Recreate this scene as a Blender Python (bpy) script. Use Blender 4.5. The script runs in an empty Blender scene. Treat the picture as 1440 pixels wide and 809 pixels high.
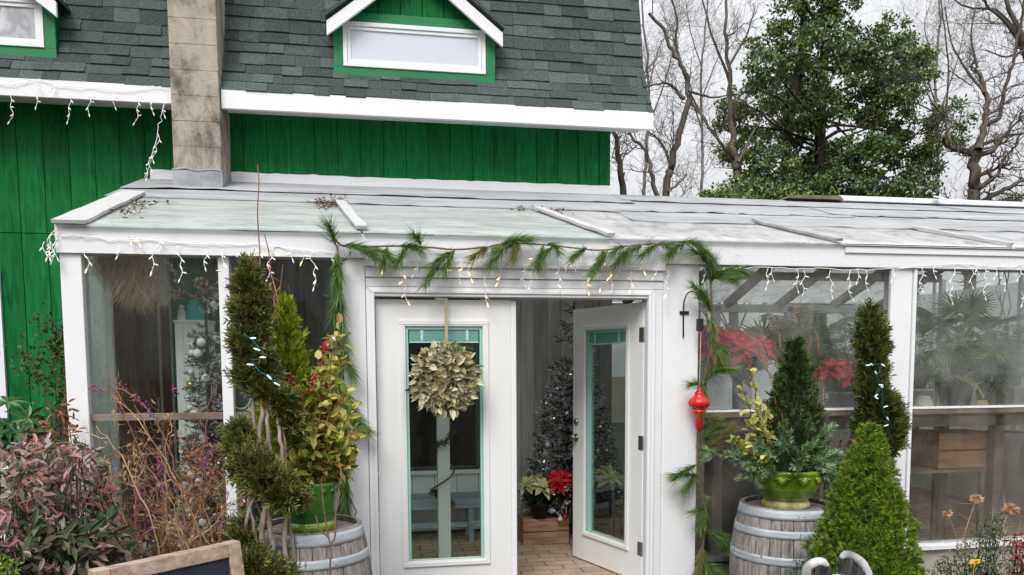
import bpy, math, random
import numpy as np
from mathutils import Vector, Matrix

S = bpy.context.scene
COL = S.collection
rng = np.random.default_rng(11)
random.seed(5)
R = math.radians

# ------------------------------------------------------------------ camera
FPX, PPX, PPY, IW, IH = 1080.0, 720.0, 600.0, 1440.0, 809.0
YAW, PITCH, ROLL = R(10.0), R(-4.68), R(0.3)
CAM = np.array([0.0, -5.15, 1.6])
_f = np.array([math.sin(YAW)*math.cos(PITCH), math.cos(YAW)*math.cos(PITCH), math.sin(PITCH)])
_r = np.array([math.cos(YAW), -math.sin(YAW), 0.0])
_d = -np.cross(_r, _f)
RV = math.cos(ROLL)*_r + math.sin(ROLL)*_d
DV = -math.sin(ROLL)*_r + math.cos(ROLL)*_d

def at(px, py, Y):
    """the point of the vertical plane y = Y that stands at a pixel of the 1440 px survey photo"""
    v = _f + RV*(px-PPX)/FPX + DV*(py-PPY)/FPX
    return CAM + v*((Y-CAM[1])/v[1])

cd = bpy.data.cameras.new('camera')
cam = bpy.data.objects.new('camera', cd)
COL.objects.link(cam)
M = Matrix(((RV[0], -DV[0], -_f[0], CAM[0]), (RV[1], -DV[1], -_f[1], CAM[1]), (RV[2], -DV[2], -_f[2], CAM[2]), (0, 0, 0, 1)))
cam.matrix_world = M
cd.sensor_fit = 'HORIZONTAL'
cd.sensor_width = 36.0
cd.lens = FPX/IW*36.0
cd.shift_x = 0.0
cd.shift_y = (PPY-IH/2)/IW
cd.clip_start = 0.05
cd.clip_end = 600
S.camera = cam

# ------------------------------------------------------------------ sky, sun, exposure
w = bpy.data.worlds.new('World')
S.world = w
w.use_nodes = True
nt = w.node_tree
nt.nodes.clear()
SUN_EL, SUN_ROT = R(48), R(200)
sky = nt.nodes.new('ShaderNodeTexSky')
sky.sky_type = 'NISHITA'
sky.sun_disc = False
sky.sun_elevation = SUN_EL
sky.sun_rotation = SUN_ROT
sky.dust_density = 4.0
sky.air_density = 1.0
hs = nt.nodes.new('ShaderNodeHueSaturation')
hs.inputs['Saturation'].default_value = 0.16
hs.inputs['Value'].default_value = 1.0
tc = nt.nodes.new('ShaderNodeTexCoord')
nz = nt.nodes.new('ShaderNodeTexNoise')
nz.inputs['Scale'].default_value = 2.2
nz.inputs['Detail'].default_value = 5
rp = nt.nodes.new('ShaderNodeValToRGB')
rp.color_ramp.elements[0].position = 0.25
rp.color_ramp.elements[0].color = (7.6, 7.7, 8.2, 1)
rp.color_ramp.elements[1].position = 0.75
rp.color_ramp.elements[1].color = (9.6, 9.7, 10.0, 1)
mx = nt.nodes.new('ShaderNodeMix')
mx.data_type = 'RGBA'
mx.inputs['Factor'].default_value = 0.72      # overcast: the cloud layer hides most of the clear sky
bg = nt.nodes.new('ShaderNodeBackground')
bg.inputs['Strength'].default_value = 0.115
ow = nt.nodes.new('ShaderNodeOutputWorld')
nt.links.new(tc.outputs['Generated'], nz.inputs['Vector'])
nt.links.new(nz.outputs['Fac'], rp.inputs['Fac'])
nt.links.new(sky.outputs['Color'], hs.inputs['Color'])
nt.links.new(hs.outputs['Color'], mx.inputs['A'])
nt.links.new(rp.outputs['Color'], mx.inputs['B'])
sx = nt.nodes.new('ShaderNodeSeparateXYZ')
nt.links.new(tc.outputs['Generated'], sx.inputs[0])
mr = nt.nodes.new('ShaderNodeMapRange')
mr.inputs['From Min'].default_value = 0.0
mr.inputs['From Max'].default_value = 1.0
mr.inputs['To Min'].default_value = 0.44
mr.inputs['To Max'].default_value = 1.22
nt.links.new(sx.outputs['Z'], mr.inputs['Value'])
vm = nt.nodes.new('ShaderNodeVectorMath')
vm.operation = 'SCALE'
nt.links.new(mx.outputs['Result'], vm.inputs[0])
nt.links.new(mr.outputs['Result'], vm.inputs['Scale'])
nt.links.new(vm.outputs['Vector'], bg.inputs['Color'])
nt.links.new(bg.outputs['Background'], ow.inputs['Surface'])

sd = bpy.data.lights.new('sun', 'SUN')
sd.energy = 1.5
sd.angle = R(28)
sd.color = (1.0, 0.97, 0.93)
sun = bpy.data.objects.new('sun', sd)
COL.objects.link(sun)
# the sun stands behind the photographer, a little to the left
_sv = Vector((-math.sin(R(25))*math.cos(SUN_EL), -math.cos(R(25))*math.cos(SUN_EL), math.sin(SUN_EL)))
sun.rotation_euler = _sv.to_track_quat('Z', 'Y').to_euler()
sky.sun_rotation = math.atan2(_sv.x, _sv.y)

S.view_settings.view_transform = 'Standard'
S.view_settings.look = 'None'
S.view_settings.exposure = 0.66
S.view_settings.gamma = 1.0
S.view_settings.use_curve_mapping = False
S.render.engine = 'CYCLES'
S.cycles.use_denoising = True
S.cycles.max_bounces = 8
S.cycles.diffuse_bounces = 4
S.cycles.glossy_bounces = 3
S.cycles.transmission_bounces = 6
S.cycles.transparent_max_bounces = 24
S.cycles.sample_clamp_indirect = 6
S.cycles.caustics_reflective = False
S.cycles.caustics_refractive = False
S.render.film_transparent = False

# ------------------------------------------------------------------ materials
def srgb(*c):
    return tuple((v/255/12.92 if v/255 <= .04045 else ((v/255+.055)/1.055)**2.4) for v in c)

class NM:
    def __init__(s, name):
        s.m = bpy.data.materials.new(name)
        s.m.use_nodes = True
        s.t = s.m.node_tree
        s.t.nodes.clear()
        s.out = s.n('OutputMaterial')
    def n(s, kind, **kw):
        o = s.t.nodes.new('ShaderNode'+kind)
        for k, v in kw.items():
            setattr(o, k, v)
        return o
    def l(s, a, b):
        s.t.links.new(a, b)
    def coords(s, stretch=(1, 1, 1), kind='Object'):
        c = s.n('TexCoord')
        mp = s.n('Mapping')
        mp.inputs['Scale'].default_value = stretch
        s.l(c.outputs[kind], mp.inputs['Vector'])
        return mp.outputs['Vector']
    def noise(s, vec, scale, detail=6, rough=.6, dist=0):
        o = s.n('TexNoise')
        o.inputs['Scale'].default_value = scale
        o.inputs['Detail'].default_value = detail
        o.inputs['Roughness'].default_value = rough
        o.inputs['Distortion'].default_value = dist
        s.l(vec, o.inputs['Vector'])
        return o.outputs['Fac']
    def ramp(s, fac, stops, interp='LINEAR'):
        o = s.n('ValToRGB')
        o.color_ramp.interpolation = interp
        e = o.color_ramp.elements
        while len(e) < len(stops):
            e.new(.5)
        for i, (p, c) in enumerate(stops):
            e[i].position = p
            e[i].color = tuple(c)+(1,) if len(c) == 3 else c
        s.l(fac, o.inputs['Fac'])
        return o.outputs['Color']
    def mix(s, fac, a, b, blend='MIX'):
        o = s.n('Mix', data_type='RGBA', blend_type=blend)
        for v, k in ((fac, 'Factor'), (a, 'A'), (b, 'B')):
            if isinstance(v, (int, float)):
                o.inputs[k].default_value = v
            elif isinstance(v, tuple):
                o.inputs[k].default_value = tuple(v)+(1,) if len(v) == 3 else v
            else:
                s.l(v, o.inputs[k])
        return o.outputs['Result']
    def island(s):
        return s.n('NewGeometry').outputs['Random Per Island']
    def bsdf(s, col, rough=.6, spec=.4, metal=0, coat=0):
        b = s.n('BsdfPrincipled')
        if isinstance(col, tuple):
            b.inputs['Base Color'].default_value = tuple(col)+(1,)
        else:
            s.l(col, b.inputs['Base Color'])
        if isinstance(rough, (int, float)):
            b.inputs['Roughness'].default_value = rough
        else:
            s.l(rough, b.inputs['Roughness'])
        b.inputs['Specular IOR Level'].default_value = spec
        b.inputs['Metallic'].default_value = metal
        b.inputs['Coat Weight'].default_value = coat
        s.l(b.outputs[0], s.out.inputs['Surface'])
        return b
    def bump(s, b, h, strength=.3, dist=.01):
        o = s.n('Bump')
        o.inputs['Strength'].default_value = strength
        o.inputs['Distance'].default_value = dist
        s.l(h, o.inputs['Height'])
        s.l(o.outputs['Normal'], b.inputs['Normal'])

def mottled(name, stops, scale=8, stretch=(1, 1, 1), rough=.7, spec=.3, bump=.2, bscale=40, island=0, metal=0, coat=0):
    k = NM(name)
    v = k.coords(stretch)
    f = k.noise(v, scale)
    if island:
        m = k.n('Math', operation='MULTIPLY_ADD')
        k.l(k.island(), m.inputs[0])
        m.inputs[1].default_value = island
        m.inputs[2].default_value = -island/2
        a = k.n('Math', operation='ADD')
        k.l(f, a.inputs[0])
        k.l(m.outputs[0], a.inputs[1])
        f = a.outputs[0]
    b = k.bsdf(k.ramp(f, stops), rough, spec, metal, coat)
    if bump:
        k.bump(b, k.noise(v, bscale, 4), bump, .01)
    return k.m

def foliage(name, cols, rough=.55, trans=.25, spec=.35):
    k = NM(name)
    st = [(i/(len(cols)-1), c) for i, c in enumerate(cols)]
    c = k.ramp(k.island(), st)
    b = k.bsdf(c, rough, spec)
    if trans:
        t = k.n('BsdfTranslucent')
        k.l(c, t.inputs['Color'])
        mxs = k.n('MixShader')
        mxs.inputs[0].default_value = trans
        k.l(b.outputs[0], mxs.inputs[1])
        k.l(t.outputs[0], mxs.inputs[2])
        k.l(mxs.outputs[0], k.out.inputs['Surface'])
    return k.m

def plain(name, col, rough=.5, spec=.4, metal=0, coat=0, emit=0):
    k = NM(name)
    b = k.bsdf(col, rough, spec, metal, coat)
    if emit:
        b.inputs['Emission Color'].default_value = tuple(col)+(1,)
        b.inputs['Emission Strength'].default_value = emit
    return k.m

def glass(name, tint=(1, 1, 1), film=None, film_lo=0., film_hi=.0, fscale=2.0, refl=1.0, film_col=(.75, .8, .82), rough=0.0, stretch=(1, 1, 1), trans=.5, dirt=None):
    """clear pane: see-through plus fresnel reflection, with an optional uneven film of dirt, mist or painted haze"""
    k = NM(name)
    tr = k.n('BsdfTransparent')
    tr.inputs['Color'].default_value = tuple(tint)+(1,)
    gl = k.n('BsdfGlossy')
    gl.inputs['Roughness'].default_value = rough
    fr = k.n('Fresnel')
    fr.inputs['IOR'].default_value = 1.45
    mu = k.n('Math', operation='MULTIPLY')
    k.l(fr.outputs[0], mu.inputs[0])
    mu.inputs[1].default_value = refl
    ms = k.n('MixShader')
    k.l(mu.outputs[0], ms.inputs[0])
    k.l(tr.outputs[0], ms.inputs[1])
    k.l(gl.outputs[0], ms.inputs[2])
    o = ms.outputs[0]
    if film_hi > 0:
        v = k.coords(stretch)
        f = k.noise(v, fscale, 7, .65, .6)
        mr = k.n('MapRange')
        mr.inputs['From Min'].default_value = .38
        mr.inputs['From Max'].default_value = .68
        mr.inputs['To Min'].default_value = film_lo
        mr.inputs['To Max'].default_value = film_hi
        k.l(f, mr.inputs['Value'])
        df = k.n('BsdfDiffuse')
        tl = k.n('BsdfTranslucent')
        sv = k.coords(tuple(x*y for x, y in zip(stretch, (1, 1, 1))) if not dirt else dirt)
        fc = k.ramp(k.noise(sv, 7 if dirt else 3, 8, .7, .5), [(.36, tuple(x*(.68 if dirt else .8) for x in film_col)), (.5, film_col), (.7, tuple(min(.92, x*1.07) for x in film_col))])
        k.l(fc, df.inputs['Color'])
        k.l(fc, tl.inputs['Color'])
        dm = k.n('MixShader')
        dm.inputs[0].default_value = trans
        k.l(df.outputs[0], dm.inputs[1])
        k.l(tl.outputs[0], dm.inputs[2])
        m2 = k.n('MixShader')
        k.l(mr.outputs[0], m2.inputs[0])
        k.l(o, m2.inputs[1])
        k.l(dm.outputs[0], m2.inputs[2])
        o = m2.outputs[0]
    k.l(o, k.out.inputs['Surface'])
    return k.m

WHITE = (.80, .81, .83)
def painted(name, base, dirt, amt=.5, scale=3, stretch=(1, 1, 1), crack=True, rough=.55, grain=None, chip=.5):
    """painted boards: clean coat, broad grime, thin cracks along the grain"""
    k = NM(name)
    v = k.coords(stretch)
    g = k.noise(v, scale, 8, .65, .4)
    c = k.ramp(g, [(.0, tuple(x*.93 for x in base)), (.55, base), (.72, tuple(base[i]*(1-amt*.25)+dirt[i]*amt*.25 for i in range(3))), (.95, tuple(base[i]*(1-amt)+dirt[i]*amt for i in range(3)))])
    if crack:
        gv = k.coords(grain or (1.2, 8, 22))
        g2 = k.noise(gv, 3.5, 8, .7, .5)
        m = k.ramp(g2, [(.66, (0, 0, 0)), (.72, (1, 1, 1))])
        c = k.mix(m, c, dirt)
    ch_ = k.noise(k.coords((2.5, 2.5, .8)), 26, 3, .6, .3)
    c = k.mix(k.ramp(ch_, [(.70, (0, 0, 0)), (.735, (chip, chip, chip))]), c, tuple(x*.55 for x in dirt))
    b = k.bsdf(c, rough, .3)
    k.bump(b, k.noise(v, scale*12, 5), .12, .01)
    return k.m

# green sheet siding with a vertical grain
def siding(name, lo, mid, hi):
    k = NM(name)
    v = k.coords((9, 9, .9))
    g = k.noise(v, 3.2, 9, .62, 1.2)
    c = k.ramp(g, [(.28, lo), (.5, mid), (.75, hi)])
    v2 = k.coords((1, 1, .8))
    blot = k.noise(v2, 3.0, 5, .6)
    c = k.mix(k.ramp(blot, [(.35, (.0, .0, .0)), (.75, (.5, .5, .5))]), c, hi)
    isl = k.ramp(k.island(), [(0, (.82, .82, .82)), (1, (1.08, 1.08, 1.08))])
    c = k.mix(1.0, c, isl, 'MULTIPLY')
    b = k.bsdf(c, .6, .14)
    k.bump(b, g, .5, .008)
    return k.m

MT = {}
MT['green'] = siding('green_siding_paint', (.001, .042, .011), (.003, .118, .029), (.009, .205, .052))
MT['green_trim'] = painted('green_trim_paint', (.014, .20, .078), (.01, .09, .04), .6, 5, (1, 1, 1), False)
MT['white'] = painted('white_paint', WHITE, (.40, .39, .37), .34, 2.6, (1.6, 1.6, .45), False)
MT['door_white'] = painted('door_white_paint', (.78, .78, .775), (.5, .5, .48), .16, 1.8, (1, 1, .5), False, .4, None, .0)
MT['white_peel'] = painted('white_peeling_paint', (.76, .77, .80), (.22, .22, .22), .5, 3, (1, 2, 2), True)
MT['batten'] = painted('dirty_white_batten', (.50, .50, .495), (.10, .08, .065), .85, 9, (1, 1, 1), True, .7, (14, 3, 14))
MT['white_interior'] = painted('white_interior_paint', (.76, .78, .76), (.32, .31, .28), .5, 4, (1, 1, .5), True, .6, (20, 20, 1.2))

def shingle_mat():
    k = NM('roof_shingle')
    v = k.coords()
    g = k.noise(v, 75, 5, .85)
    isl = k.island()
    base = k.ramp(isl, [(0, (.047, .059, .058)), (.4, (.061, .077, .075)), (.75, (.073, .094, .089)), (1, (.090, .118, .107))])
    c = k.mix(k.ramp(g, [(.3, (.55, .55, .55)), (.7, (1.35, 1.35, 1.35))]), (0, 0, 0), base)
    c = k.mix(1, base, k.ramp(g, [(.34, (.45, .45, .45)), (.5, (1, 1, 1)), (.66, (1.75, 1.75, 1.75))]), 'MULTIPLY')
    b = k.bsdf(c, .95, .15)
    k.bump(b, g, .5, .004)
    return k.m
MT['shingle'] = shingle_mat()

def concrete_mat():
    k = NM('chimney_block')
    v = k.coords((1, 1, .7))
    g = k.noise(v, 2.6, 9, .74, .35)
    c = k.ramp(g, [(.34, (.055, .05, .045)), (.43, (.20, .18, .155)), (.52, (.37, .335, .285)), (.68, (.50, .46, .39))])
    spots = k.noise(k.coords((1, 1, 1)), 38, 6, .8)
    c = k.mix(k.ramp(spots, [(.55, (0, 0, 0)), (.70, (.5, .5, .5))]), c, (.14, .128, .112))
    b = k.bsdf(c, .95, .15)
    k.bump(b, k.noise(v, 60, 6), .5, .01)
    return k.m
MT['concrete'] = concrete_mat()

def roofboard_mat():
    k = NM('weathered_grey_roll_roof')
    g = k.noise(k.coords((.5, 2, 2)), 3, 8, .65, .4)
    c = k.ramp(g, [(.25, (.19, .195, .20)), (.42, (.30, .31, .32)), (.6, (.385, .395, .41)), (.78, (.46, .47, .485))])
    cr = k.noise(k.coords((.9, 9, 9)), 2.6, 9, .72, .8)
    c = k.mix(k.ramp(cr, [(.625, (0, 0, 0)), (.66, (.8, .8, .8))]), c, (.09, .085, .08))
    b = k.bsdf(c, .8, .25)
    k.bump(b, g, .4, .02)
    return k.m
MT['rollroof'] = roofboard_mat()

def barrel_mat():
    k = NM('barrel_stave_oak')
    g = k.noise(k.coords((14, 14, 1.1)), 4, 9, .7, .6)
    isl = k.ramp(k.island(), [(0, (.70, .68, .67)), (1, (1.12, 1.1, 1.1))])
    c = k.ramp(g, [(.3, (.085, .074, .068)), (.5, (.25, .23, .22)), (.68, (.39, .37, .355))])
    c = k.mix(1, c, isl, 'MULTIPLY')
    b = k.bsdf(c, .85, .2)
    k.bump(b, g, .5, .006)
    return k.m
MT['stave'] = barrel_mat()
MT['hoop'] = mottled('galvanised_hoop', [(.3, (.28, .32, .35)), (.55, (.42, .46, .49)), (.75, (.52, .56, .58))], 6, (1, 1, 4), .55, .4, .1, 30, metal=.25)
MT['galv'] = mottled('galvanised_sheet', [(.3, (.40, .44, .46)), (.5, (.54, .58, .60)), (.72, (.66, .69, .70))], 7, (1, 1, 1), .5, .4, .05, 30)
MT['soil'] = mottled('soil', [(.3, (.018, .013, .01)), (.7, (.06, .045, .032))], 20, bump=.8)
MT['ground'] = mottled('mulch_ground', [(.3, (.03, .024, .018)), (.5, (.075, .058, .042)), (.75, (.14, .115, .08))], 9, bump=.9, rough=.95)
MT['wood_brown'] = mottled('rough_brown_wood', [(.3, (.07, .045, .03)), (.55, (.17, .11, .075)), (.75, (.27, .19, .13))], 4, (8, 8, .8), .8, .2, .4, 12, .2)
MT['wood_rafter'] = mottled('rafter_wood', [(.3, (.09, .07, .055)), (.55, (.2, .165, .14)), (.75, (.3, .26, .23))], 5, (1, 1, 1), .8, .2, .3, 20)
MT['crate'] = mottled('pine_crate_wood', [(.3, (.26, .14, .075)), (.55, (.42, .255, .15)), (.75, (.52, .34, .21))], 4, (1.2, 9, 9), .7, .25, .25, 14, .25)
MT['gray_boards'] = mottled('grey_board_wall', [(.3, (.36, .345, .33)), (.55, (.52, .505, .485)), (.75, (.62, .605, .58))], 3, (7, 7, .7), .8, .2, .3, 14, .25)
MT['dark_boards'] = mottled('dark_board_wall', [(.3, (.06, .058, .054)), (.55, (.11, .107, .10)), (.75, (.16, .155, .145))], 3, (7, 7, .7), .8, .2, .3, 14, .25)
MT['bench'] = mottled('blue_grey_bench_paint', [(.3, (.20, .24, .27)), (.55, (.31, .36, .40)), (.75, (.42, .47, .50))], 5, (1, 6, 6), .7, .25, .2, 20, .2)
MT['sign_wood'] = mottled('sign_frame_wood', [(.3, (.22, .16, .12)), (.5, (.36, .285, .225)), (.75, (.47, .395, .32))], 3.5, (1.5, 10, 10), .75, .25, .3, 14, .2)
MT['chalk'] = mottled('chalkboard_face', [(.3, (.010, .014, .024)), (.7, (.022, .028, .042))], 6, rough=.6, bump=.05)
MT['mint'] = plain('green_lit_glazing_bead', (.30, .56, .49), .5)  # mint tone paints the green light on the glass reveal
MT['blind'] = plain('mint_blind_cassette', (.14, .32, .27), .5)
MT['blind_light'] = plain('pale_mint_blind_slat', (.42, .66, .60), .5)
MT['brass'] = plain('aged_nickel', (.32, .29, .25), .35, .5, .9)
MT['black'] = plain('black_iron', (.012, .012, .013), .5)
MT['wire'] = plain('white_wire', (.86, .86, .85), .5)
MT['bulb'] = plain('clear_white_bulb', (.88, .88, .87), .3)
MT['bulb_lit'] = plain('lit_warm_bulb', (1.0, .70, .34), .3, emit=.8)
MT['bulb_cool'] = plain('lit_white_bulb', (.9, .95, 1.0), .3, emit=.15)
MT['cable_green'] = plain('dark_green_light_cable', (.0, .085, .07), .5)
MT['red_gloss'] = mottled('red_lacquer', [(.3, (.50, .008, .012)), (.7, (.66, .02, .022))], 5, rough=.25, bump=0, coat=.4)
MT['red_ball'] = mottled('red_ornament', [(.3, (.13, .006, .012)), (.7, (.30, .015, .03))], 14, rough=.3, bump=.2, coat=.3)
MT['ribbon'] = plain('tan_ribbon', (.38, .33, .22), .6)
MT['yellow'] = plain('yellow_plant_tag', (.85, .55, .01), .5)
MT['teal'] = mottled('teal_enamel', [(.3, (.0, .20, .20)), (.7, (.01, .34, .32))], 6, rough=.5, bump=.05)
MT['statue'] = mottled('white_cast_stone', [(.30, (.10, .10, .10)), (.45, (.36, .36, .36)), (.62, (.66, .66, .66))], 7, (1, 1, 1), .85, .2, .5, 34)
MT['statue_dark'] = mottled('dark_mottled_stone', [(.3, (.022, .023, .024)), (.55, (.075, .075, .078)), (.75, (.30, .30, .31))], 16, (1, 1, .5), .9, .2, .7, 40)  # darker mottled stone tone, used on the wing feathers

def glaze(name, dark, mid, light, pale):
    k = NM(name)
    g = k.noise(k.coords((2.6, 2.6, .9)), 3, 6, .6, .4)
    c = k.ramp(g, [(.28, dark), (.48, mid), (.66, light), (.85, pale)])
    b = k.bsdf(c, .18, .5, 0, .5)
    k.bump(b, k.noise(k.coords(), 30, 4), .12, .01)
    return k.m
MT['glaze'] = glaze('green_pot_glaze', (.05, .10, .008), (.13, .25, .012), (.30, .40, .04), (.48, .49, .18))
MT['glaze_dark'] = glaze('deep_green_pot_glaze', (.014, .055, .006), (.028, .115, .012), (.065, .18, .025), (.2, .28, .08))
MT['glaze_foot'] = mottled('worn_pot_foot', [(.3, (.14, .14, .02)), (.5, (.42, .38, .16)), (.7, (.60, .54, .34))], 7, rough=.5, bump=.3)

def brickfloor():
    k = NM('brick_paving')
    v = k.coords((1, 1, 1))
    br = k.n('TexBrick')
    br.inputs['Scale'].default_value = 1.0
    br.inputs['Brick Width'].default_value = .24
    br.inputs['Row Height'].default_value = .12
    br.inputs['Mortar Size'].default_value = .006
    br.inputs['Color1'].default_value = (.46, .32, .23, 1)
    br.inputs['Color2'].default_value = (.32, .23, .17, 1)
    br.inputs['Mortar'].default_value = (.05, .042, .035, 1)
    d = k.n('TexNoise')
    d.inputs['Scale'].default_value = 4
    k.l(v, d.inputs['Vector'])
    va = k.n('VectorMath', operation='MULTIPLY_ADD')
    k.l(d.outputs['Color'], va.inputs[0])
    va.inputs[1].default_value = (.03, .03, 0)
    k.l(v, va.inputs[2])
    k.l(va.outputs[0], br.inputs['Vector'])
    c = k.mix(k.ramp(k.noise(v, 5, 7), [(.35, (0, 0, 0)), (.75, (.7, .7, .7))]), br.outputs['Color'], (.5, .42, .33))
    b = k.bsdf(c, .8, .3)
    k.bump(b, br.outputs['Fac'], -.4, .01)
    return k.m
MT['brick'] = brickfloor()

MT['pane_left'] = glass('clear_window_glass', (.96, .98, .97), 1, .0, .07, 2.6, .45, (.42, .45, .42), stretch=(1, 1, .35))
MT['pane_right'] = glass('misted_hazy_window_glass', (.97, .985, .98), 1, .03, .27, 2.1, .45, (.72, .76, .72), stretch=(1.3, 1, .8))  # film stands for mist and for the whitish haze of reflections
MT['pane_lower'] = glass('dusty_window_glass', (.95, .96, .96), 1, .01, .17, 2.4, .40, (.58, .53, .47), stretch=(1.3, 1, .8))
MT['pane_door'] = glass('door_glass', (.92, .97, .95), None, 0, 0, 1, .4)
MT['roof_glass'] = glass('green_tinted_roof_glass', (.80, .90, .85), 1, .62, .86, 1.4, 1.0, (.86, .895, .875), .15, (1, 3, 1), .60, (.5, 3, 3))
MT['roof_plastic'] = glass('milky_roof_sheet', (.9, .93, .93), 1, .62, .88, 1.6, .9, (.88, .885, .885), .2, (3, 1, 1), .60, (.8, .8, .8))
MT['back_glass'] = glass('frosted_back_glass', (.93, .96, .93), 1, .10, .34, 1.2, .5, (.80, .85, .79), .1, (1, 1, 1), .65)
MT['dark_glass'] = plain('unlit_room_glass', (.006, .007, .007), .08, .5)  # near black colour stands for the unlit room behind
MT['blind_white'] = plain('white_roller_blind', (.60, .63, .70), .35, .5, coat=.3)

MT['lace'] = mottled('grey_lace_curtain_pane', [(.34, (.22, .23, .25)), (.46, (.46, .47, .49)), (.54, (.30, .31, .34)), (.68, (.60, .61, .63))], 5, (1.2, 1, .7), .3, .5, 0, 30, coat=.3)
BARK_G = mottled('grey_brown_bark', [(.3, (.06, .048, .04)), (.6, (.15, .125, .105)), (.8, (.22, .19, .165))], 9, (1, 1, .3), .9, .2, .6, 30)
BARK_D = mottled('dark_bark', [(.3, (.022, .02, .017)), (.7, (.075, .065, .055))], 9, (1, 1, .3), .9, .2, .6, 30)
BARK_T = mottled('tan_juniper_bark', [(.3, (.16, .12, .09)), (.55, (.32, .26, .21)), (.75, (.46, .39, .33))], 12, (3, 3, .5), .9, .2, .5, 30)
STEM = mottled('brown_stem', [(.3, (.11, .06, .035)), (.7, (.26, .15, .09))], 10, bump=.1)
STRAW = mottled('straw_stem', [(.25, (.22, .13, .06)), (.5, (.42, .29, .14)), (.75, (.62, .48, .28))], 3, bump=.05, island=.6)
WILLOW = mottled('copper_willow_stem', [(.3, (.17, .065, .03)), (.7, (.38, .19, .10))], 5, bump=.05, island=.4)
# ------------------------------------------------------------------ mesh helpers
class MB:
    """collects geometry of one part; build() links it as one mesh object"""
    def __init__(s):
        s.v, s.t, s.q, s.n = [], [], [], 0
    def add(s, V, tris=None, quads=None):
        V = np.asarray(V, float).reshape(-1, 3)
        if tris is not None and len(tris):
            s.t.append(np.asarray(tris, int).reshape(-1, 3)+s.n)
        if quads is not None and len(quads):
            s.q.append(np.asarray(quads, int).reshape(-1, 4)+s.n)
        s.v.append(V)
        s.n += len(V)
        return s
    def build(s, name, mat, parent=None, smooth=False, bevel=0):
        me = bpy.data.meshes.new(name)
        V = np.concatenate(s.v) if s.v else np.zeros((0, 3))
        off = Vector((0, 0, 0))
        if parent is not None:
            p = parent
            o = Vector(p.location)
            while p.parent is not None:
                p = p.parent
                o += Vector(p.location)
            V = V-np.array(o)
        T = np.concatenate(s.t) if s.t else np.zeros((0, 3), int)
        Q = np.concatenate(s.q) if s.q else np.zeros((0, 4), int)
        me.vertices.add(len(V))
        me.vertices.foreach_set('co', V.astype(np.float32).ravel())
        me.loops.add(T.size+Q.size)
        me.loops.foreach_set('vertex_index', np.concatenate([T.ravel(), Q.ravel()]).astype(np.int32))
        me.polygons.add(len(T)+len(Q))
        st = np.concatenate([np.arange(len(T))*3, len(T)*3+np.arange(len(Q))*4]).astype(np.int32)
        me.polygons.foreach_set('loop_start', st)
        me.polygons.foreach_set('use_smooth', np.full(len(st), bool(smooth)))
        me.update(calc_edges=True)
        me.validate()
        me.materials.append(mat)
        o = bpy.data.objects.new(name, me)
        COL.objects.link(o)
        if parent is not None:
            o.parent = parent
        if bevel:
            b = o.modifiers.new('bevel', 'BEVEL')
            b.width = bevel
            b.segments = 2
            b.limit_method = 'ANGLE'
        return o

BOXQ = [(0, 3, 2, 1), (4, 5, 6, 7), (0, 1, 5, 4), (1, 2, 6, 5), (2, 3, 7, 6), (3, 0, 4, 7)]
def box(mb, x0, x1, y0, y1, z0, z1):
    return mb.add([(x0, y0, z0), (x1, y0, z0), (x1, y1, z0), (x0, y1, z0), (x0, y0, z1), (x1, y0, z1), (x1, y1, z1), (x0, y1, z1)], None, BOXQ)
def hexa(mb, pts):
    return mb.add(pts, None, BOXQ)
def loft(mb, rings):
    """joins equal rings of points into one closed skin"""
    k, n = len(rings), len(rings[0])
    q = [(i*n+j, (i+1)*n+j, (i+1)*n+(j+1) % n, i*n+(j+1) % n) for i in range(k-1) for j in range(n)]
    t = [(0, j, j+1) for j in range(1, n-1)]+[((k-1)*n, (k-1)*n+j+1, (k-1)*n+j) for j in range(1, n-1)]
    return mb.add(np.concatenate([np.asarray(r, float) for r in rings]), t, q)
def bar(mb, a, b, w, h, up=(0, 0, 1)):
    """a square bar from a to b, width w sideways and h along up"""
    a, b, up = np.array(a, float), np.array(b, float), np.array(up, float)
    d = (b-a)/np.linalg.norm(b-a)
    s_ = np.cross(d, up)
    s_ /= np.linalg.norm(s_)
    u = np.cross(s_, d)
    P = [p+s_*sx*w/2+u*sz*h/2 for sz in (-1, 1) for p, sx in ((a, -1), (a, 1), (b, 1), (b, -1))]
    return mb.add(P, None, BOXQ)
def unit(v):
    return v/np.maximum(np.linalg.norm(v, axis=-1, keepdims=True), 1e-9)
def tube(mb, pts, r0, r1=None, n=5, cap=True):
    P = np.asarray(pts, float)
    k = len(P)
    r1 = r0 if r1 is None else r1
    rad = np.linspace(r0, r1, k) if np.isscalar(r0) else np.asarray(r0)
    T = unit(np.gradient(P, axis=0))
    a = np.array([0, 0, 1.]) if abs(T[0][2]) < .9 else np.array([1., 0, 0])
    N = unit(np.cross(T[0], a))
    ang = np.arange(n)*2*math.pi/n
    V = []
    for i in range(k):
        N = N-T[i]*N.dot(T[i])
        N /= max(np.linalg.norm(N), 1e-9)
        B = np.cross(T[i], N)
        V.append(P[i]+rad[i]*(np.cos(ang)[:, None]*N+np.sin(ang)[:, None]*B))
    V = np.concatenate(V)
    q = []
    for i in range(k-1):
        for j in range(n):
            q.append((i*n+j, i*n+(j+1) % n, (i+1)*n+(j+1) % n, (i+1)*n+j))
    t = []
    if cap:
        t = [(0, j+1, j) for j in range(1, n-1)]+[((k-1)*n, (k-1)*n+j, (k-1)*n+j+1) for j in range(1, n-1)]
    return mb.add(V, t, q)
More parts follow.
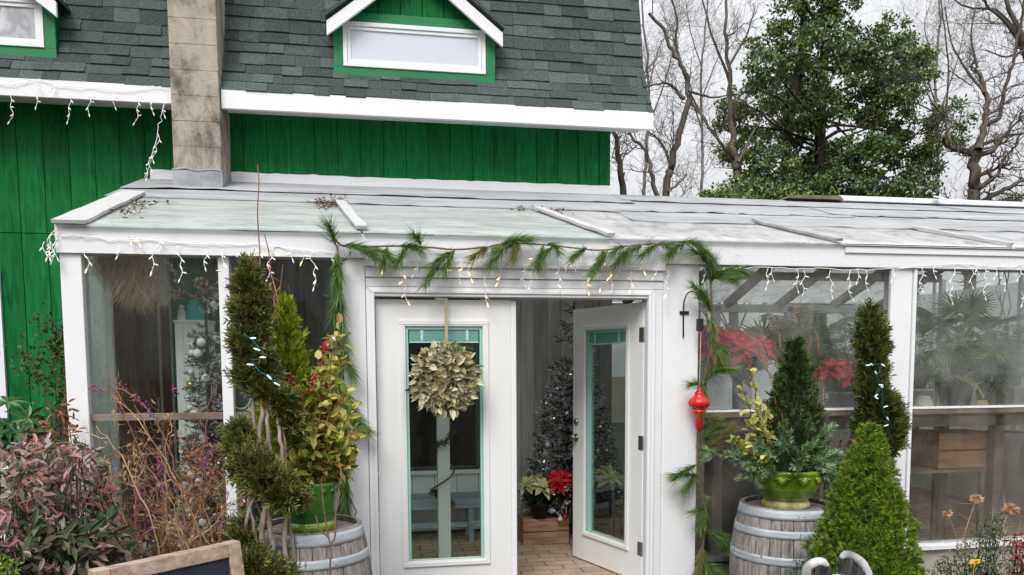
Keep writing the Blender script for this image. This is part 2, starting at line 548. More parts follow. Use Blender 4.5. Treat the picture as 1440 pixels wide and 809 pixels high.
def lathe(mb, prof, c=(0, 0, 0), n=32, flute=None):
    """prof: list of (radius, height); flute(angle, i) scales the radius"""
    ang = np.arange(n)*2*math.pi/n
    V = []
    for i, (r, z) in enumerate(prof):
        rr = np.full(n, r)
        if flute is not None:
            rr = r*flute(ang, i)
        V.append(np.stack([c[0]+rr*np.cos(ang), c[1]+rr*np.sin(ang), np.full(n, c[2]+z)], 1))
    q = [(i*n+j, i*n+(j+1) % n, (i+1)*n+(j+1) % n, (i+1)*n+j) for i in range(len(prof)-1) for j in range(n)]
    return mb.add(np.concatenate(V), None, q)
def disc(mb, c, r, n=24, ax='z', sx=1., sz=1.):
    ang = np.arange(n)*2*math.pi/n
    if ax == 'z':
        V = np.stack([c[0]+r*np.cos(ang), c[1]+r*np.sin(ang), np.full(n, c[2])], 1)
    else:
        V = np.stack([c[0]+r*sx*np.cos(ang), np.full(n, c[1]), c[2]+r*sz*np.sin(ang)], 1)
    V = np.concatenate([V, [c]])
    return mb.add(V, [(j, (j+1) % n, n) for j in range(n)])
def ball(mb, c, r, nu=12, nv=8, sc=(1, 1, 1)):
    prof = [(max(r*math.sin(math.pi*i/nv), 1e-4), -r*math.cos(math.pi*i/nv)) for i in range(nv+1)]
    k = MB()
    lathe(k, prof, (0, 0, 0), nu)
    V = k.v[0]*np.array(sc)+np.array(c)
    return mb.add(V, None, k.q[0])
def rv(n):
    return unit(rng.normal(size=(n, 3)))
def leaves(mb, P, D, N, L, W, fold=.12, droop=0., wide=False):
    """folded leaf blades: P base, D direction, N rough normal"""
    P, D = np.asarray(P, float), unit(np.asarray(D, float))
    n = len(P)
    L = np.broadcast_to(np.asarray(L, float), (n,))[:, None]
    W = np.broadcast_to(np.asarray(W, float), (n,))[:, None]
    Sd = np.cross(D, np.broadcast_to(N, (n, 3)))
    bad = np.linalg.norm(Sd, axis=1) < 1e-3
    Sd[bad] = np.cross(D[bad], np.array([.3, .9, .2]))
    Sd = unit(Sd)
    Nn = np.cross(Sd, D)
    tip = P+D*L-Nn*droop*L
    if wide:
        a1, a2 = P+D*L*.32-Nn*droop*L*.1, P+D*L*.70-Nn*droop*L*.45
        V = np.stack([P, a1+Sd*W*.46+Nn*fold*W, a2+Sd*W*.40+Nn*fold*W, tip, a2-Sd*W*.40+Nn*fold*W, a1-Sd*W*.46+Nn*fold*W], 1).reshape(-1, 3)
        b = np.arange(n)[:, None]*6
        mb.add(V, None, np.concatenate([b+np.array([[0, 1, 2, 3]]), b+np.array([[0, 3, 4, 5]])]))
    else:
        mid = P+D*L*.45-Nn*droop*L*.2
        V = np.stack([P, mid+Sd*W*.5+Nn*fold*W, tip, mid-Sd*W*.5+Nn*fold*W], 1).reshape(-1, 3)
        b = np.arange(n)[:, None]*4
        mb.add(V, np.concatenate([b+np.array([[0, 1, 2]]), b+np.array([[0, 2, 3]])]))
    return mb
def needles(mb, P, D, L, W):
    n = len(P)
    D = unit(D)
    Sd = unit(np.cross(D, rv(n)))
    L = np.broadcast_to(np.asarray(L, float), (n,))[:, None]
    W = np.broadcast_to(np.asarray(W, float), (n,))[:, None]
    V = np.stack([P-Sd*W/2, P+Sd*W/2, P+D*L], 1).reshape(-1, 3)
    return mb.add(V, np.arange(3*n).reshape(-1, 3))
def cloud(c, r, n, shell=.5):
    """n points in an ellipsoid (r a number or 3), pushed outwards by shell; also their outward directions"""
    r = np.broadcast_to(np.asarray(r, float), (3,))
    d = rv(n)
    u = rng.random(n)**(1/3.*(1-shell)+.12*shell)
    return np.asarray(c)+d*u[:, None]*r, d
def sprays(mb, P, D, L, W, m=7, spread=.9, flat=True):
    """flat ferny sprays (arborvitae, juniper): m scale-covered twigs off a midrib each"""
    n = len(P)
    D = unit(D)
    Sd = unit(np.cross(D, rv(n)))
    Nn = np.cross(Sd, D)
    L = np.broadcast_to(np.asarray(L, float), (n,))
    leaves(mb, P, D, Nn, L, W, .05)
    for k in range(m-1):
        t = .12+.72*(k/(m-1))
        s_ = 1 if k % 2 else -1
        a = spread*(1-.35*t)
        Dk = D*math.cos(a)+Sd*s_*math.sin(a)+rng.normal(size=(n, 3))*.12
        leaves(mb, P+D*(L*t)[:, None], Dk, Nn, L*(.62-.38*t), W, .05)
    return mb
def wig(a, b, k=6, amp=.05):
    a, b = np.asarray(a, float), np.asarray(b, float)
    t = np.linspace(0, 1, k)[:, None]
    P = a+(b-a)*t
    j = rng.normal(size=(k, 3))*amp*np.linalg.norm(b-a)
    j[0] = 0
    return P+j*np.sin(np.pi*np.clip(t+.12, 0, 1))
def smooth_path(pts, k=4):
    """Catmull-Rom through the points"""
    P = np.asarray(pts, float)
    Q = np.concatenate([[2*P[0]-P[1]], P, [2*P[-1]-P[-2]]])
    out = []
    for i in range(1, len(Q)-2):
        for t in np.arange(k)/k:
            a, b, c, d = Q[i-1], Q[i], Q[i+1], Q[i+2]
            out.append(.5*((2*b)+(-a+c)*t+(2*a-5*b+4*c-d)*t*t+(-a+3*b-3*c+d)*t**3))
    out.append(P[-1])
    return np.array(out)
def along(pts, n, lo=0., hi=1.):
    """n points and tangents spread along a polyline"""
    P = np.asarray(pts, float)
    s_ = np.concatenate([[0], np.cumsum(np.linalg.norm(np.diff(P, axis=0), axis=1))])
    u = (lo+(hi-lo)*(np.arange(n)+rng.random(n))/n)*s_[-1]
    X = np.stack([np.interp(u, s_, P[:, i]) for i in range(3)], 1)
    T = unit(np.stack([np.interp(u, s_, np.gradient(P[:, i])) for i in range(3)], 1))
    return X, T
def branchlets(mb, pts, r, level, lmax, ups=.3, dens=6, kink=.09, n=4, tips=None, lo=.15):
    """side shoots along a limb, and theirs in turn"""
    X, T = along(pts, dens, lo, 1.)
    for x, t in zip(X, T):
        d = unit(t*.7+rv(1)[0]*.9+np.array([0, 0, ups]))
        L = lmax*(.45+.75*rng.random())
        q = wig(x, x+d*L, 6, kink)
        tube(mb, q, r, r*.3, n, False)
        if tips is not None:
            tips.append(q[-1])
        if level > 1:
            branchlets(mb, q, r*.5, level-1, lmax*.5, ups, max(3, int(dens*.75)), kink, 3, tips, .2)

def tag(o, label, cat, group=None):
    o['label'] = label
    o['category'] = cat
    if group:
        o['group'] = group
    return o
def thing(name, label, cat, loc=(0, 0, 0), group=None):
    o = bpy.data.objects.new(name, None)
    o.empty_display_size = .1
    COL.objects.link(o)
    o.location = tuple(float(x) for x in loc)
    return tag(o, label, cat, group)
def kind(o, k):
    o['kind'] = k
    return o

# ------------------------------------------------------------------ ground and floor
GZ = -.14
mb = MB()
box(mb, -90, 90, -90, 90, GZ-.5, GZ)
kind(mb.build('ground', MT['ground']), 'structure')
mb = MB()
box(mb, -1.86, 6.8, .12, 4.5, GZ+.004, 0)
kind(mb.build('brick_floor', MT['brick']), 'structure')

# ------------------------------------------------------------------ the green house
HY, HX0, HX1 = 2.1, -7.0, 2.25
house = thing('house', 'bright green board sided house with dark shingle roof and dormers', 'house', (-1.5, 2.1, 0))
PROF = [(1.72, 3.875), (1.80, 3.985), (1.88, 4.11), (1.95, 4.24), (2.01, 4.40), (2.15, 5.06), (2.50, 6.70)]
mb = MB()
x = HX0
while x < HX1-.01:           # boards with narrow grooves, broken by a seam
    x1 = min(x+.203, HX1)
    box(mb, x+.004, x1-.004, HY, HY+.02, -.1, 2.722)
    box(mb, x+.004, x1-.004, HY, HY+.02, 2.730, 4.2)
    x = x1
box(mb, HX0, HX1-.16, HY+.008, HY+.2, -.1, 4.3)
# gable end and far side
V = [(HX1, HY+.024, -.1), (HX1, 8.9, -.1), (HX1, 8.9, 4.2), (HX1, 8.5, 6.6), (HX1, 5.5, 8.1), (HX1, 2.5, 6.6), (HX1, HY+.024, 4.2)]
W2 = [(HX1-.15, y, z) for _, y, z in V]
mb.add(V+W2+[(HX1, 5.5, 2), (HX1-.15, 5.5, 2)], [(i, (i+1) % 7, 14) for i in range(7)]+[(7+(i+1) % 7, 7+i, 15) for i in range(7)], [(i, 7+i, 7+(i+1) % 7, (i+1) % 7) for i in range(7)])
box(mb, HX0, HX1-.2, 8.7, 8.9, -.1, 4.3)
box(mb, HX0-.15, HX0-.01, HY, 8.9, -.1, 6.5)
mb.build('siding', MT['green'], house)

# shingles: every tab a thin wedge of its own, in courses up the flared slope
def prof_pts(step):
    P = np.array(PROF)
    s_ = np.concatenate([[0], np.cumsum(np.linalg.norm(np.diff(P, axis=0), axis=1))])
    u = np.arange(0, s_[-1], step)
    return np.stack([np.interp(u, s_, P[:, 0]), np.interp(u, s_, P[:, 1])], 1)
mb = MB()
cs = prof_pts(.116)
for i in range(len(cs)-1):
    y0, z0 = cs[i]
    y1, z1 = cs[i+1]
    d = np.array([y1-y0, z1-z0])
    d /= np.linalg.norm(d)
    nrm = np.array([-d[1], d[0]])
    x = HX0-.3-rng.random()*.3
    sag = .006*rng.normal()
    while x < 2.53:
        wd = rng.choice([.13, .17, .21, .25, .28])
        x1 = min(x+wd, 2.535)
        t = .008+.015*rng.random()
        drop = .004*rng.normal()+sag
        a = np.array([y0, z0])-d*(.012+drop)
        b = np.array([y1, z1])+d*.03
        g = .0012
        o0 = a+nrm*t
        hexa(mb, [(x+g, a[0], a[1]), (x1-g, a[0], a[1]), (x1-g, b[0], b[1]), (x+g, b[0], b[1]),
                  (x+g, o0[0], o0[1]), (x1-g, o0[0], o0[1]), (x1-g, b[0]+nrm[0]*.002, b[1]+nrm[1]*.002), (x+g, b[0]+nrm[0]*.002, b[1]+nrm[1]*.002)])
        x = x1
# deck under the shingles, upper slopes and the far side
P = PROF+[(5.5, 8.2), (8.5, 6.7), (9.2, 4.0)]
for (ya, za), (yb, zb) in zip(P[:-1], P[1:]):
    nn = np.array([-(zb-za), yb-ya])
    nn = nn/np.linalg.norm(nn)*.03
    hexa(mb, [(HX0-.3, ya, za-.005), (2.53, ya, za-.005), (2.53, yb, zb-.005), (HX0-.3, yb, zb-.005),
              (HX0-.3, ya-nn[0], za-nn[1]-.005), (2.53, ya-nn[0], za-nn[1]-.005), (2.53, yb-nn[0], zb-nn[1]-.005), (HX0-.3, yb-nn[0], zb-nn[1]-.005)])
mb.build('roof', MT['shingle'], house)

mb = MB()
box(mb, HX0-.3, -1.60, 1.70, 1.74, 3.73, 3.868)
box(mb, -1.215, 2.53, 1.70, 1.74, 3.715, 3.868)
box(mb, HX0-.3, 2.515, 1.742, HY-.002, 3.80, 3.83)     # soffit
mb.build('fascia', MT['white'], house, bevel=.004)
for (a, b) in ((-1.89, -1.59), (-1.220, 2.245)):
    mb = MB()
    xs = np.linspace(a, b, max(6, int((b-a)*16)))
    tops = 3.292+.003*rng.normal(size=len(xs))
    loft(mb, [[(x, HY-.014, 3.19), (x, HY-.001, 3.19), (x, HY-.001, z), (x, HY-.014, z)] for x, z in zip(xs, tops)])
    mb.build('wall_flashing', MT['white'], house)
mb = MB()
p = at(4, 480, HY-.02)
box(mb, p[0]-.12, p[0]+.005, HY-.03, HY-.001, -.1, 2.42)
mb.build('trim_board', MT['white'], house)

# chimney of painted concrete block
mb = MB()
z = 3.18
cx0, cx1 = -1.592, -1.222
box(mb, cx0+.004, cx1-.004, 1.652, 2.3, 3.0, 6.9)
while z < 6.9:
    box(mb, cx0+.001*rng.normal(), cx1+.001*rng.normal(), 1.648+.0008*rng.normal(), 2.304, z+.0012, z+.2012)
    z += .202
ch = mb.build('chimney', MT['concrete'], house, bevel=.003)
mb = MB()
box(mb, cx0-.008, cx1+.008, 1.638, 2.08, 3.02, 3.19)
tube(mb, smooth_path([(cx0-.012, 1.64, 3.19), (-1.5, 1.637, 3.205), (-1.42, 1.637, 3.188), (-1.3, 1.637, 3.20), (cx1+.012, 1.64, 3.19)]), .007, .006, 6)
mb.build('flashing', mottled('chimney_flashing', [(.3, (.22, .23, .25)), (.6, (.38, .40, .43))], 6, bump=.3), ch)

# gabled dormers
def dormer(dx, pane='blind_white'):
    FY = 1.885
    xl, xr, zb, ze, xa, za = -.30+dx, 1.095+dx, 4.105, 4.53, .40+dx, 4.985
    mb = MB()
    # boarded face with gable, sides running back into the roof
    x = xl
    while x < xr-.001:
        x1 = min(x+.19, xr)
        def zt(q):
            return za-abs(q-xa)*(za-ze)/(xr-xa)
        xm = xa if x < xa < x1 else (x+x1)/2
        pts = [(x+.003, zb), (x1-.003, zb), (x1-.003, zt(x1)), (xm, zt(xm)), (x+.003, zt(x))]
        F = [(p_[0], FY, p_[1]) for p_ in pts]+[(p_[0], FY+.03, p_[1]) for p_ in pts]
        mb.add(F, [(0, 1, 2), (0, 2, 3), (0, 3, 4)], [(i, i+5, (i+1) % 5+5, (i+1) % 5) for i in range(5)])
        x = x1
    hexa(mb, [(xl, FY+.02, zb), (xr, FY+.02, zb), (xr, 2.7, zb), (xl, 2.7, zb), (xl, FY+.02, ze), (xr, FY+.02, ze), (xr, 2.7, ze), (xl, 2.7, ze)])
    d = mb.build('dormer', MT['green'], house)
    mb = MB()
    wx0, wx1, wz0, wz1 = xl+.075, xr-.08, 4.17, 4.545
    for a in ((xl-.006, xr+.006, zb-.01, wz0), (xl-.006, wx0, wz0, ze+.02), (wx1, xr+.006, wz0, ze+.02)):
        box(mb, a[0], a[1], FY-.022, FY-.001, a[2], a[3])
    hexa(mb, [(wx0-.08, FY-.018, wz1), (wx1+.08, FY-.018, wz1), (wx1+.08, FY-.001, wz1), (wx0-.08, FY-.001, wz1),
              (wx0+.02, FY-.018, wz1+.085), (wx1-.02, FY-.018, wz1+.085), (wx1-.02, FY-.001, wz1+.085), (wx0+.02, FY-.001, wz1+.085)])
    mb.build('window_trim', MT['green_trim'], d, bevel=.003)
    mb = MB()
    for (i, t, y0) in ((0, .035, FY-.034), (.037, .028, FY-.022)):
        box(mb, wx0+i, wx1-i, y0, FY-.002, wz0+i, wz0+i+t)
        box(mb, wx0+i, wx1-i, y0, FY-.002, wz1-i-t, wz1-i)
        box(mb, wx0+i, wx0+i+t, y0+.0015, FY-.003, wz0+i+t, wz1-i-t)
        box(mb, wx1-i-t, wx1-i, y0+.0015, FY-.003, wz0+i+t, wz1-i-t)
    mb.build('window_frame', MT['white'], d, bevel=.003)
    mb = MB()
    box(mb, wx0+.066, wx1-.066, FY-.009, FY-.004, wz0+.066, wz1-.066)
    mb.build('window_pane', MT[pane], d)
    # white rake boards and the little roof
    mb = MB()
    mr = MB()
    for s_ in (-1, 1):
        tip = np.array([xa+s_*.755, 0, ze-.035])
        apx = np.array([xa, 0, za+.10])
        for (m_, y0, y1, up, th) in ((mb, FY-.13, FY-.10, 0, .105), (mr, FY-.155, 2.8, .062, .03)):
            a, b = apx+np.array([0, 0, up]), tip+np.array([s_*.01 if up else 0, 0, up])
            lo_a, lo_b = a-np.array([0, 0, th*1.15]), b-np.array([0, 0, th*1.15])
            hexa(m_, [(lo_a[0], y0, lo_a[2]), (lo_b[0], y0, lo_b[2]), (lo_b[0], y1, lo_b[2]), (lo_a[0], y1, lo_a[2]),
                      (a[0], y0, a[2]), (b[0], y0, b[2]), (b[0], y1, b[2]), (a[0], y1, a[2])])
    mb.build('rake_board', MT['white'], d, bevel=.004)
    mr.build('dormer_roof', MT['shingle'], d)
dormer(0)
dormer(float(at(80, 80, 1.885)[0])-1.095, 'lace')

# the house wall seen inside the lean-to: grey board cladding, white plinth and dark windows
mb = MB()
x = .98
while x < 2.2:
    box(mb, x, x+.125, HY-.022, HY-.002, .02, 2.95)
    x += .129
mb.build('grey_cladding', MT['gray_boards'], house)
mb = MB()
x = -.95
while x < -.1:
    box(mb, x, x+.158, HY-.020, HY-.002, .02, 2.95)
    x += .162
mb.build('shaded_cladding', MT['dark_boards'], house)  # dark grey paints in the shade on the house wall here
mb = MB()
x = -.1
while x < .95:
    box(mb, x, x+.205, HY-.020, HY-.002, .30, .56)
    x += .21
box(mb, -.1, .97, HY-.05, HY-.002, .562, .60)
box(mb, -.1, .97, HY-.03, HY-.002, .02, .298)
mb.build('plinth', MT['white_interior'], house)
for (a, b, z0, z1) in ((-.08, .95, .61, 2.3), (-1.42, -1.02, .3, 2.6)):
    mb = MB()
    for (xa, xb, za, zb) in ((a, b, z0, z0+.03), (a, b, z1-.03, z1), (a, a+.03, z0+.03, z1-.03), (b-.03, b, z0+.03, z1-.03)):
        box(mb, xa, xb, HY-.045, HY-.003, za, zb)
    wn = mb.build('window', MT['dark_boards'], house)
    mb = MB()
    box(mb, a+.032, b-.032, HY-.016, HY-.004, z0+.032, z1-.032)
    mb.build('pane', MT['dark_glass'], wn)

# ------------------------------------------------------------------ the lean-to greenhouse
gh = thing('greenhouse', 'white framed lean-to greenhouse with slanting glass roof and french doors', 'greenhouse', (1.0, 0, 0))
RK, RZ = .355, 2.462
def rz(Y):
    return RZ+RK*Y
GX0, GX1, GB = -1.885, 6.9, 4.5
def post(x0, x1, y0=0, y1=.12, z0=GZ, z1=2.286, m='white', name='post'):
    mb = MB()
    box(mb, x0, x1, y0, y1, z0, z1)
    return mb.build(name, MT[m], gh, bevel=.005)
post(GX0, -1.762)
post(-.972, -.905, .02, .10, .2, 2.286, name='mullion')
post(3.775, 3.925)
post(6.0, 6.15)
post(GX0, -1.76, 1.95, 2.08, 0, 3.05)
mb = MB()
sag = lambda X: 2.462-.012*math.sin((X+1.9)/8.8*math.pi*2)
xs = np.linspace(GX0-.01, GX1, 40)
loft(mb, [[(x, -.022, 2.286), (x, .13, 2.286), (x, .13, 2.45), (x, -.022, sag(x)-.01+.003*rng.normal())] for x in xs])
mb.build('front_beam', MT['white_peel'], gh)
mb = MB()
box(mb, 3.35, GX1, -.036, -.024, 2.385, 2.43)
box(mb, 3.33, GX1, -.05, -.02, 2.435, 2.45)
mb.build('gutter_strip', MT['white'], gh, bevel=.003)
# battens over the joints of the roof sheets
for i, (xa, ya, xb, yb, wd, m_) in enumerate(((-1.77, 1.18, -1.80, -.06, .19, 'batten'), (-.25, 1.06, -.07, -.03, .075, 'batten'), (1.30, 1.0, 1.59, -.04, .07, 'batten'), (3.02, .72, 3.29, -.05, .06, 'rollroof'), (4.36, .60, 4.72, -.03, .05, 'batten'), (5.9, .7, 6.2, -.03, .06, 'batten'))):
    mb = MB()
    nrm = np.array([0, -RK, 1.])/math.hypot(1, RK)
    a, b = np.array([xa, ya, rz(ya)])+nrm*.026, np.array([xb, yb, rz(yb)])+nrm*.026
    d_ = unit(b-a)
    sd_ = np.cross(d_, nrm)
    rings = []
    for j in range(9):
        p = a+(b-a)*j/8+nrm*.003*rng.normal()
        ww = wd*(1+.06*rng.normal())/2
        rings.append([p-sd_*ww-nrm*.011, p+sd_*ww-nrm*.011, p+sd_*ww+nrm*.011, p-sd_*ww+nrm*.011])
    loft(mb, rings)
    mb.build('roof_batten', MT[m_], gh, bevel=.003)
# roof sheets between them
edges = [(-1.87, -1.87), (-.25, -.07), (1.30, 1.59), (3.02, 3.29), (4.36, 4.72), (5.9, 6.2), (6.9, 6.9)]
for i in range(6):
    (ua, la), (ub, lb) = edges[i], edges[i+1]
    mb = MB()
    Yl, Yu = -.05, 1.35
    ea, eb = (ua-la)/1.1, (ub-lb)/1.1
    V = [(la+.006, Yl, rz(Yl)), (lb-.006, Yl, rz(Yl)), (lb+eb*(Yu-Yl)-.006, Yu, rz(Yu)), (la+ea*(Yu-Yl)+.006, Yu, rz(Yu))]
    hexa(mb, [(x_, y_, z_-.004) for x_, y_, z_ in V]+[(x_, y_, z_+.004) for x_, y_, z_ in V])
    mb.build('roof_pane', MT['roof_glass' if i < 2 else 'roof_plastic'], gh)
# upper band: overlapping weathered strips with ragged lower edges
mb = MB()
def ragged(X0, X1, Y0, Y1, lift, amp, k=150):
    xs = np.linspace(X0, X1, k)
    lo = np.interp(xs, np.linspace(X0, X1, 9), rng.normal(size=9))*amp
    hi_ = np.convolve(rng.normal(size=k+4), np.ones(5)/5, 'valid')*amp*.5
    step = np.repeat(rng.normal(size=k//12+1), 12)[:k]*amp*.45
    e = lo+hi_+step
    u = np.clip(np.interp(xs, np.linspace(X0, X1, 26), rng.normal(size=26)), 0, 2)*.005
    V = []
    for x_, d_, uu in zip(xs, e, u):
        ym = Y0+d_+.10
        V += [(x_, Y0+d_, rz(Y0+d_)+lift+uu), (x_, ym, rz(ym)+lift*.9+uu*.2), (x_, Y1, rz(Y1)+lift*.4), (x_, Y0+d_, rz(Y0+d_)+lift+uu-.004), (x_, ym, rz(ym)+lift*.9+uu*.2-.004), (x_, Y1, rz(Y1)+lift*.4-.004)]
    q = []
    for i in range(k-1):
        a, b = 6*i, 6*i+6
        q += [(a, b, b+1, a+1), (a+1, b+1, b+2, a+2), (a+3, a+4, b+4, b+3), (a+4, a+5, b+5, b+4), (a, a+3, b+3, b)]
    mb.add(V, None, q)
for args in ((-1.95, 2.02, 1.06, 1.62, .011, .012), (-1.95, 2.30, 1.52, 2.095, .018, .02), (1.98, 6.9, .62, 1.30, .008, .028, 190), (1.95, 4.2, 1.12, 1.72, .012, .02), (4.05, 6.9, 1.22, 1.80, .015, .02), (2.25, 6.9, 1.66, 2.11, .018, .014)):
    mb = MB()
    ragged(*args)
    mb.build('roof_strip', MT['rollroof'], gh)
mb = MB()
box(mb, 4.63, 7.0, 2.06, 2.2, 3.225, 3.275)
bar(mb, (5.7, 2.03, 3.29), (5.82, 1.75, 3.16), .09, .012)
mb.build('ridge_cap', MT['white'], gh, bevel=.004)
mb = MB()
hexa(mb, [(4.05, 2.02, 3.225), (4.66, 2.02, 3.225), (4.66, 2.2, 3.225), (4.05, 2.2, 3.225), (4.08, 2.02, 3.255), (4.62, 2.02, 3.262), (4.62, 2.2, 3.262), (4.08, 2.2, 3.255)])
mb.build('loose_board', MT['wood_rafter'], gh)
# rafters underneath, both slopes, purlin, back eave
mb = MB()
for xr in (-1.0, -.15, .72, 1.45, 2.4, 3.15, 3.85, 4.55, 5.3, 6.1, 6.8):
    bar(mb, (xr, .1, rz(.1)-.06), (xr, 2.07, rz(2.07)-.06), .05, .09, (0, -RK, 1))
    if xr > 2.2:
        bar(mb, (xr+.05, 2.15, 3.13), (xr+.05, GB, 2.36), .07, .10, (0, RK, 1))
bar(mb, (2.27, 2.12, 3.12), (6.9, 2.12, 3.12), .06, .12)
bar(mb, (2.27, 3.4, 2.62), (6.9, 3.4, 2.62), .06, .09)
mb.build('rafters', MT['wood_rafter'], gh)
mb = MB()
hexa(mb, [(2.27, 2.13, 3.21), (6.9, 2.13, 3.21), (6.9, GB+.1, 2.40), (2.27, GB+.1, 2.40), (2.27, 2.13, 3.22), (6.9, 2.13, 3.22), (6.9, GB+.1, 2.41), (2.27, GB+.1, 2.41)])
mb.build('back_roof_pane', MT['roof_plastic'], gh)
for xb in (2.32, 3.35, 4.4, 5.45, 6.5):
    post(xb, xb+.1, GB-.06, GB+.04, 0, 2.35)
mb = MB()
box(mb, 2.3, 6.9, GB-.04, GB+.04, 0, .78)
mb.build('back_wall', MT['white_interior'], gh)
mb = MB()
box(mb, 2.3, 6.9, GB-.06, GB+.06, 2.27, 2.37)
box(mb, 2.3, 6.9, GB-.07, GB+.05, .785, .83)
mb.build('back_rail', MT['white'], gh)
for a in (2.42, 3.45, 4.5, 5.55):
    mb = MB()
    box(mb, a, a+.93, GB-.006, GB+.006, .83, 2.27)
    mb.build('window_pane', MT['back_glass'], gh)
mb = MB()
box(mb, 6.85, 6.9, .13, 4.4, 0, .75)
mb.build('end_wall', MT['white_interior'], gh)
mb = MB()
box(mb, 6.87, 6.876, .13, 4.4, .752, 2.45)
mb.build('end_pane', MT['back_glass'], gh)
for yy in (.9, 2.1, 3.3):
    post(6.845, 6.905, yy, yy+.06, .752, 2.6)
mb = MB()
box(mb, GX0, GX0+.02, .122, .70, .2, 2.5)
mb.build('side_pane', MT['roof_glass'], gh)
post(GX0, GX0+.06, .702, .752, 0, 2.6)
mb = MB()
y = .755
while y < 1.9:
    box(mb, GX0, GX0+.022, y, min(y+.17, 1.948), 0, 2.72+.33*(y-.755))
    y += .174
mb.build('side_boards', MT['wood_brown'], gh)
# front panes, muntins, sills, base boards
def pane(x0, x1, z0, z1, m):
    mb = MB()
    box(mb, x0, x1, .052, .058, z0, z1)
    mb.build('window_pane', MT[m], gh)
def rail(x0, x1, z, h=.045, m='white_interior'):
    mb = MB()
    box(mb, x0, x1, .03, .085, z-h/2, z+h/2)
    mb.build('muntin', MT[m], gh, bevel=.003)
for (x0, x1) in ((-1.76, -.974), (-.903, -.205)):
    pane(x0, x1, 1.297, 2.285, 'pane_left')
    pane(x0, x1, .2, 1.253, 'pane_left')
    rail(x0, x1, 1.275, .044, 'wood_rafter')
for (x0, x1) in ((2.25, 3.773), (3.927, 6.0)):
    pane(x0, x1, 1.262, 2.285, 'pane_right')
    pane(x0, x1, .2, 1.212, 'pane_lower')
    rail(x0, x1, 1.222, .04, 'wood_rafter')
    mb = MB()
    box(mb, x0, x1, .025, .09, 1.243, 1.258)
    mb.build('muntin', MT['white'], gh)
TANB = mottled('tan_base_board', [(.3, (.34, .31, .28)), (.7, (.50, .47, .44))], 5, bump=.2)
for (x0, x1, ms_, mb_) in ((-1.76, -.205, 'white_peel', TANB), (2.25, 3.773, 'dark_boards', MT['dark_boards']), (3.774, 6.9, 'white_peel', TANB)):
    mb = MB()
    box(mb, x0, x1, -.035, .12, .165, .2)
    mb.build('sill', MT[ms_], gh, bevel=.004)
    mb = MB()
    box(mb, x0, x1, .008, .1, GZ, .163)
    mb.build('base_board', mb_, gh)
mb = MB()
box(mb, 3.93, 3.955, -.012, .02, .2, 2.28)
box(mb, 3.745, 3.772, -.006, .02, .2, 2.28)
mb.build('stop_strip', MT['white'], gh)

# doorway: casing, header boards, jambs
post(-.205, -.058, -.002, .12, name='door_post')
post(1.985, 2.248, -.002, .12, name='door_post')
mb = MB()
zt, zc = 2.045, 2.150
for (a, b, s_) in ((-.055, .0, 1), (1.87, 1.925, -1)):
    hexa(mb, [(a, -.014, GZ), (b, -.014, GZ), (b, .12, GZ), (a, .12, GZ), (a, -.014, zt+.058 if s_ > 0 else zt), (b, -.014, zt if s_ > 0 else zt+.058), (b, .12, zt if s_ > 0 else zt+.058), (a, .12, zt+.058 if s_ > 0 else zt)])
hexa(mb, [(0.001, -.014, zt), (1.869, -.014, zt), (1.869, .12, zt), (.001, .12, zt), (-.055, -.014, zt+.06), (1.925, -.014, zt+.06), (1.925, .12, zt+.06), (-.055, .12, zt+.06)])
box(mb, -.022, -.001, -.026, -.015, GZ, zt+.02)
box(mb, 1.871, 1.892, -.026, -.015, GZ, zt+.02)
box(mb, -.022, 1.892, -.0255, -.0145, zt+.02, zt+.041)
mb.build('door_casing', MT['white'], gh, bevel=.004)
mb = MB()
box(mb, -.055, 1.983, .0, .12, zt+.064, 2.165)
box(mb, -.055, 1.983, -.012, .12, 2.168, 2.284)
box(mb, -.06, 1.99, -.03, -.013, 2.235, 2.284)
box(mb, 1.927, 1.983, .0, .12, GZ, zt+.062)
mb.build('header_board', MT['white_peel'], gh, bevel=.003)
mb = MB()
box(mb, -.05, 1.95, .0, .16, -.05, .004)
mb.build('threshold', MT['hoop'], gh)

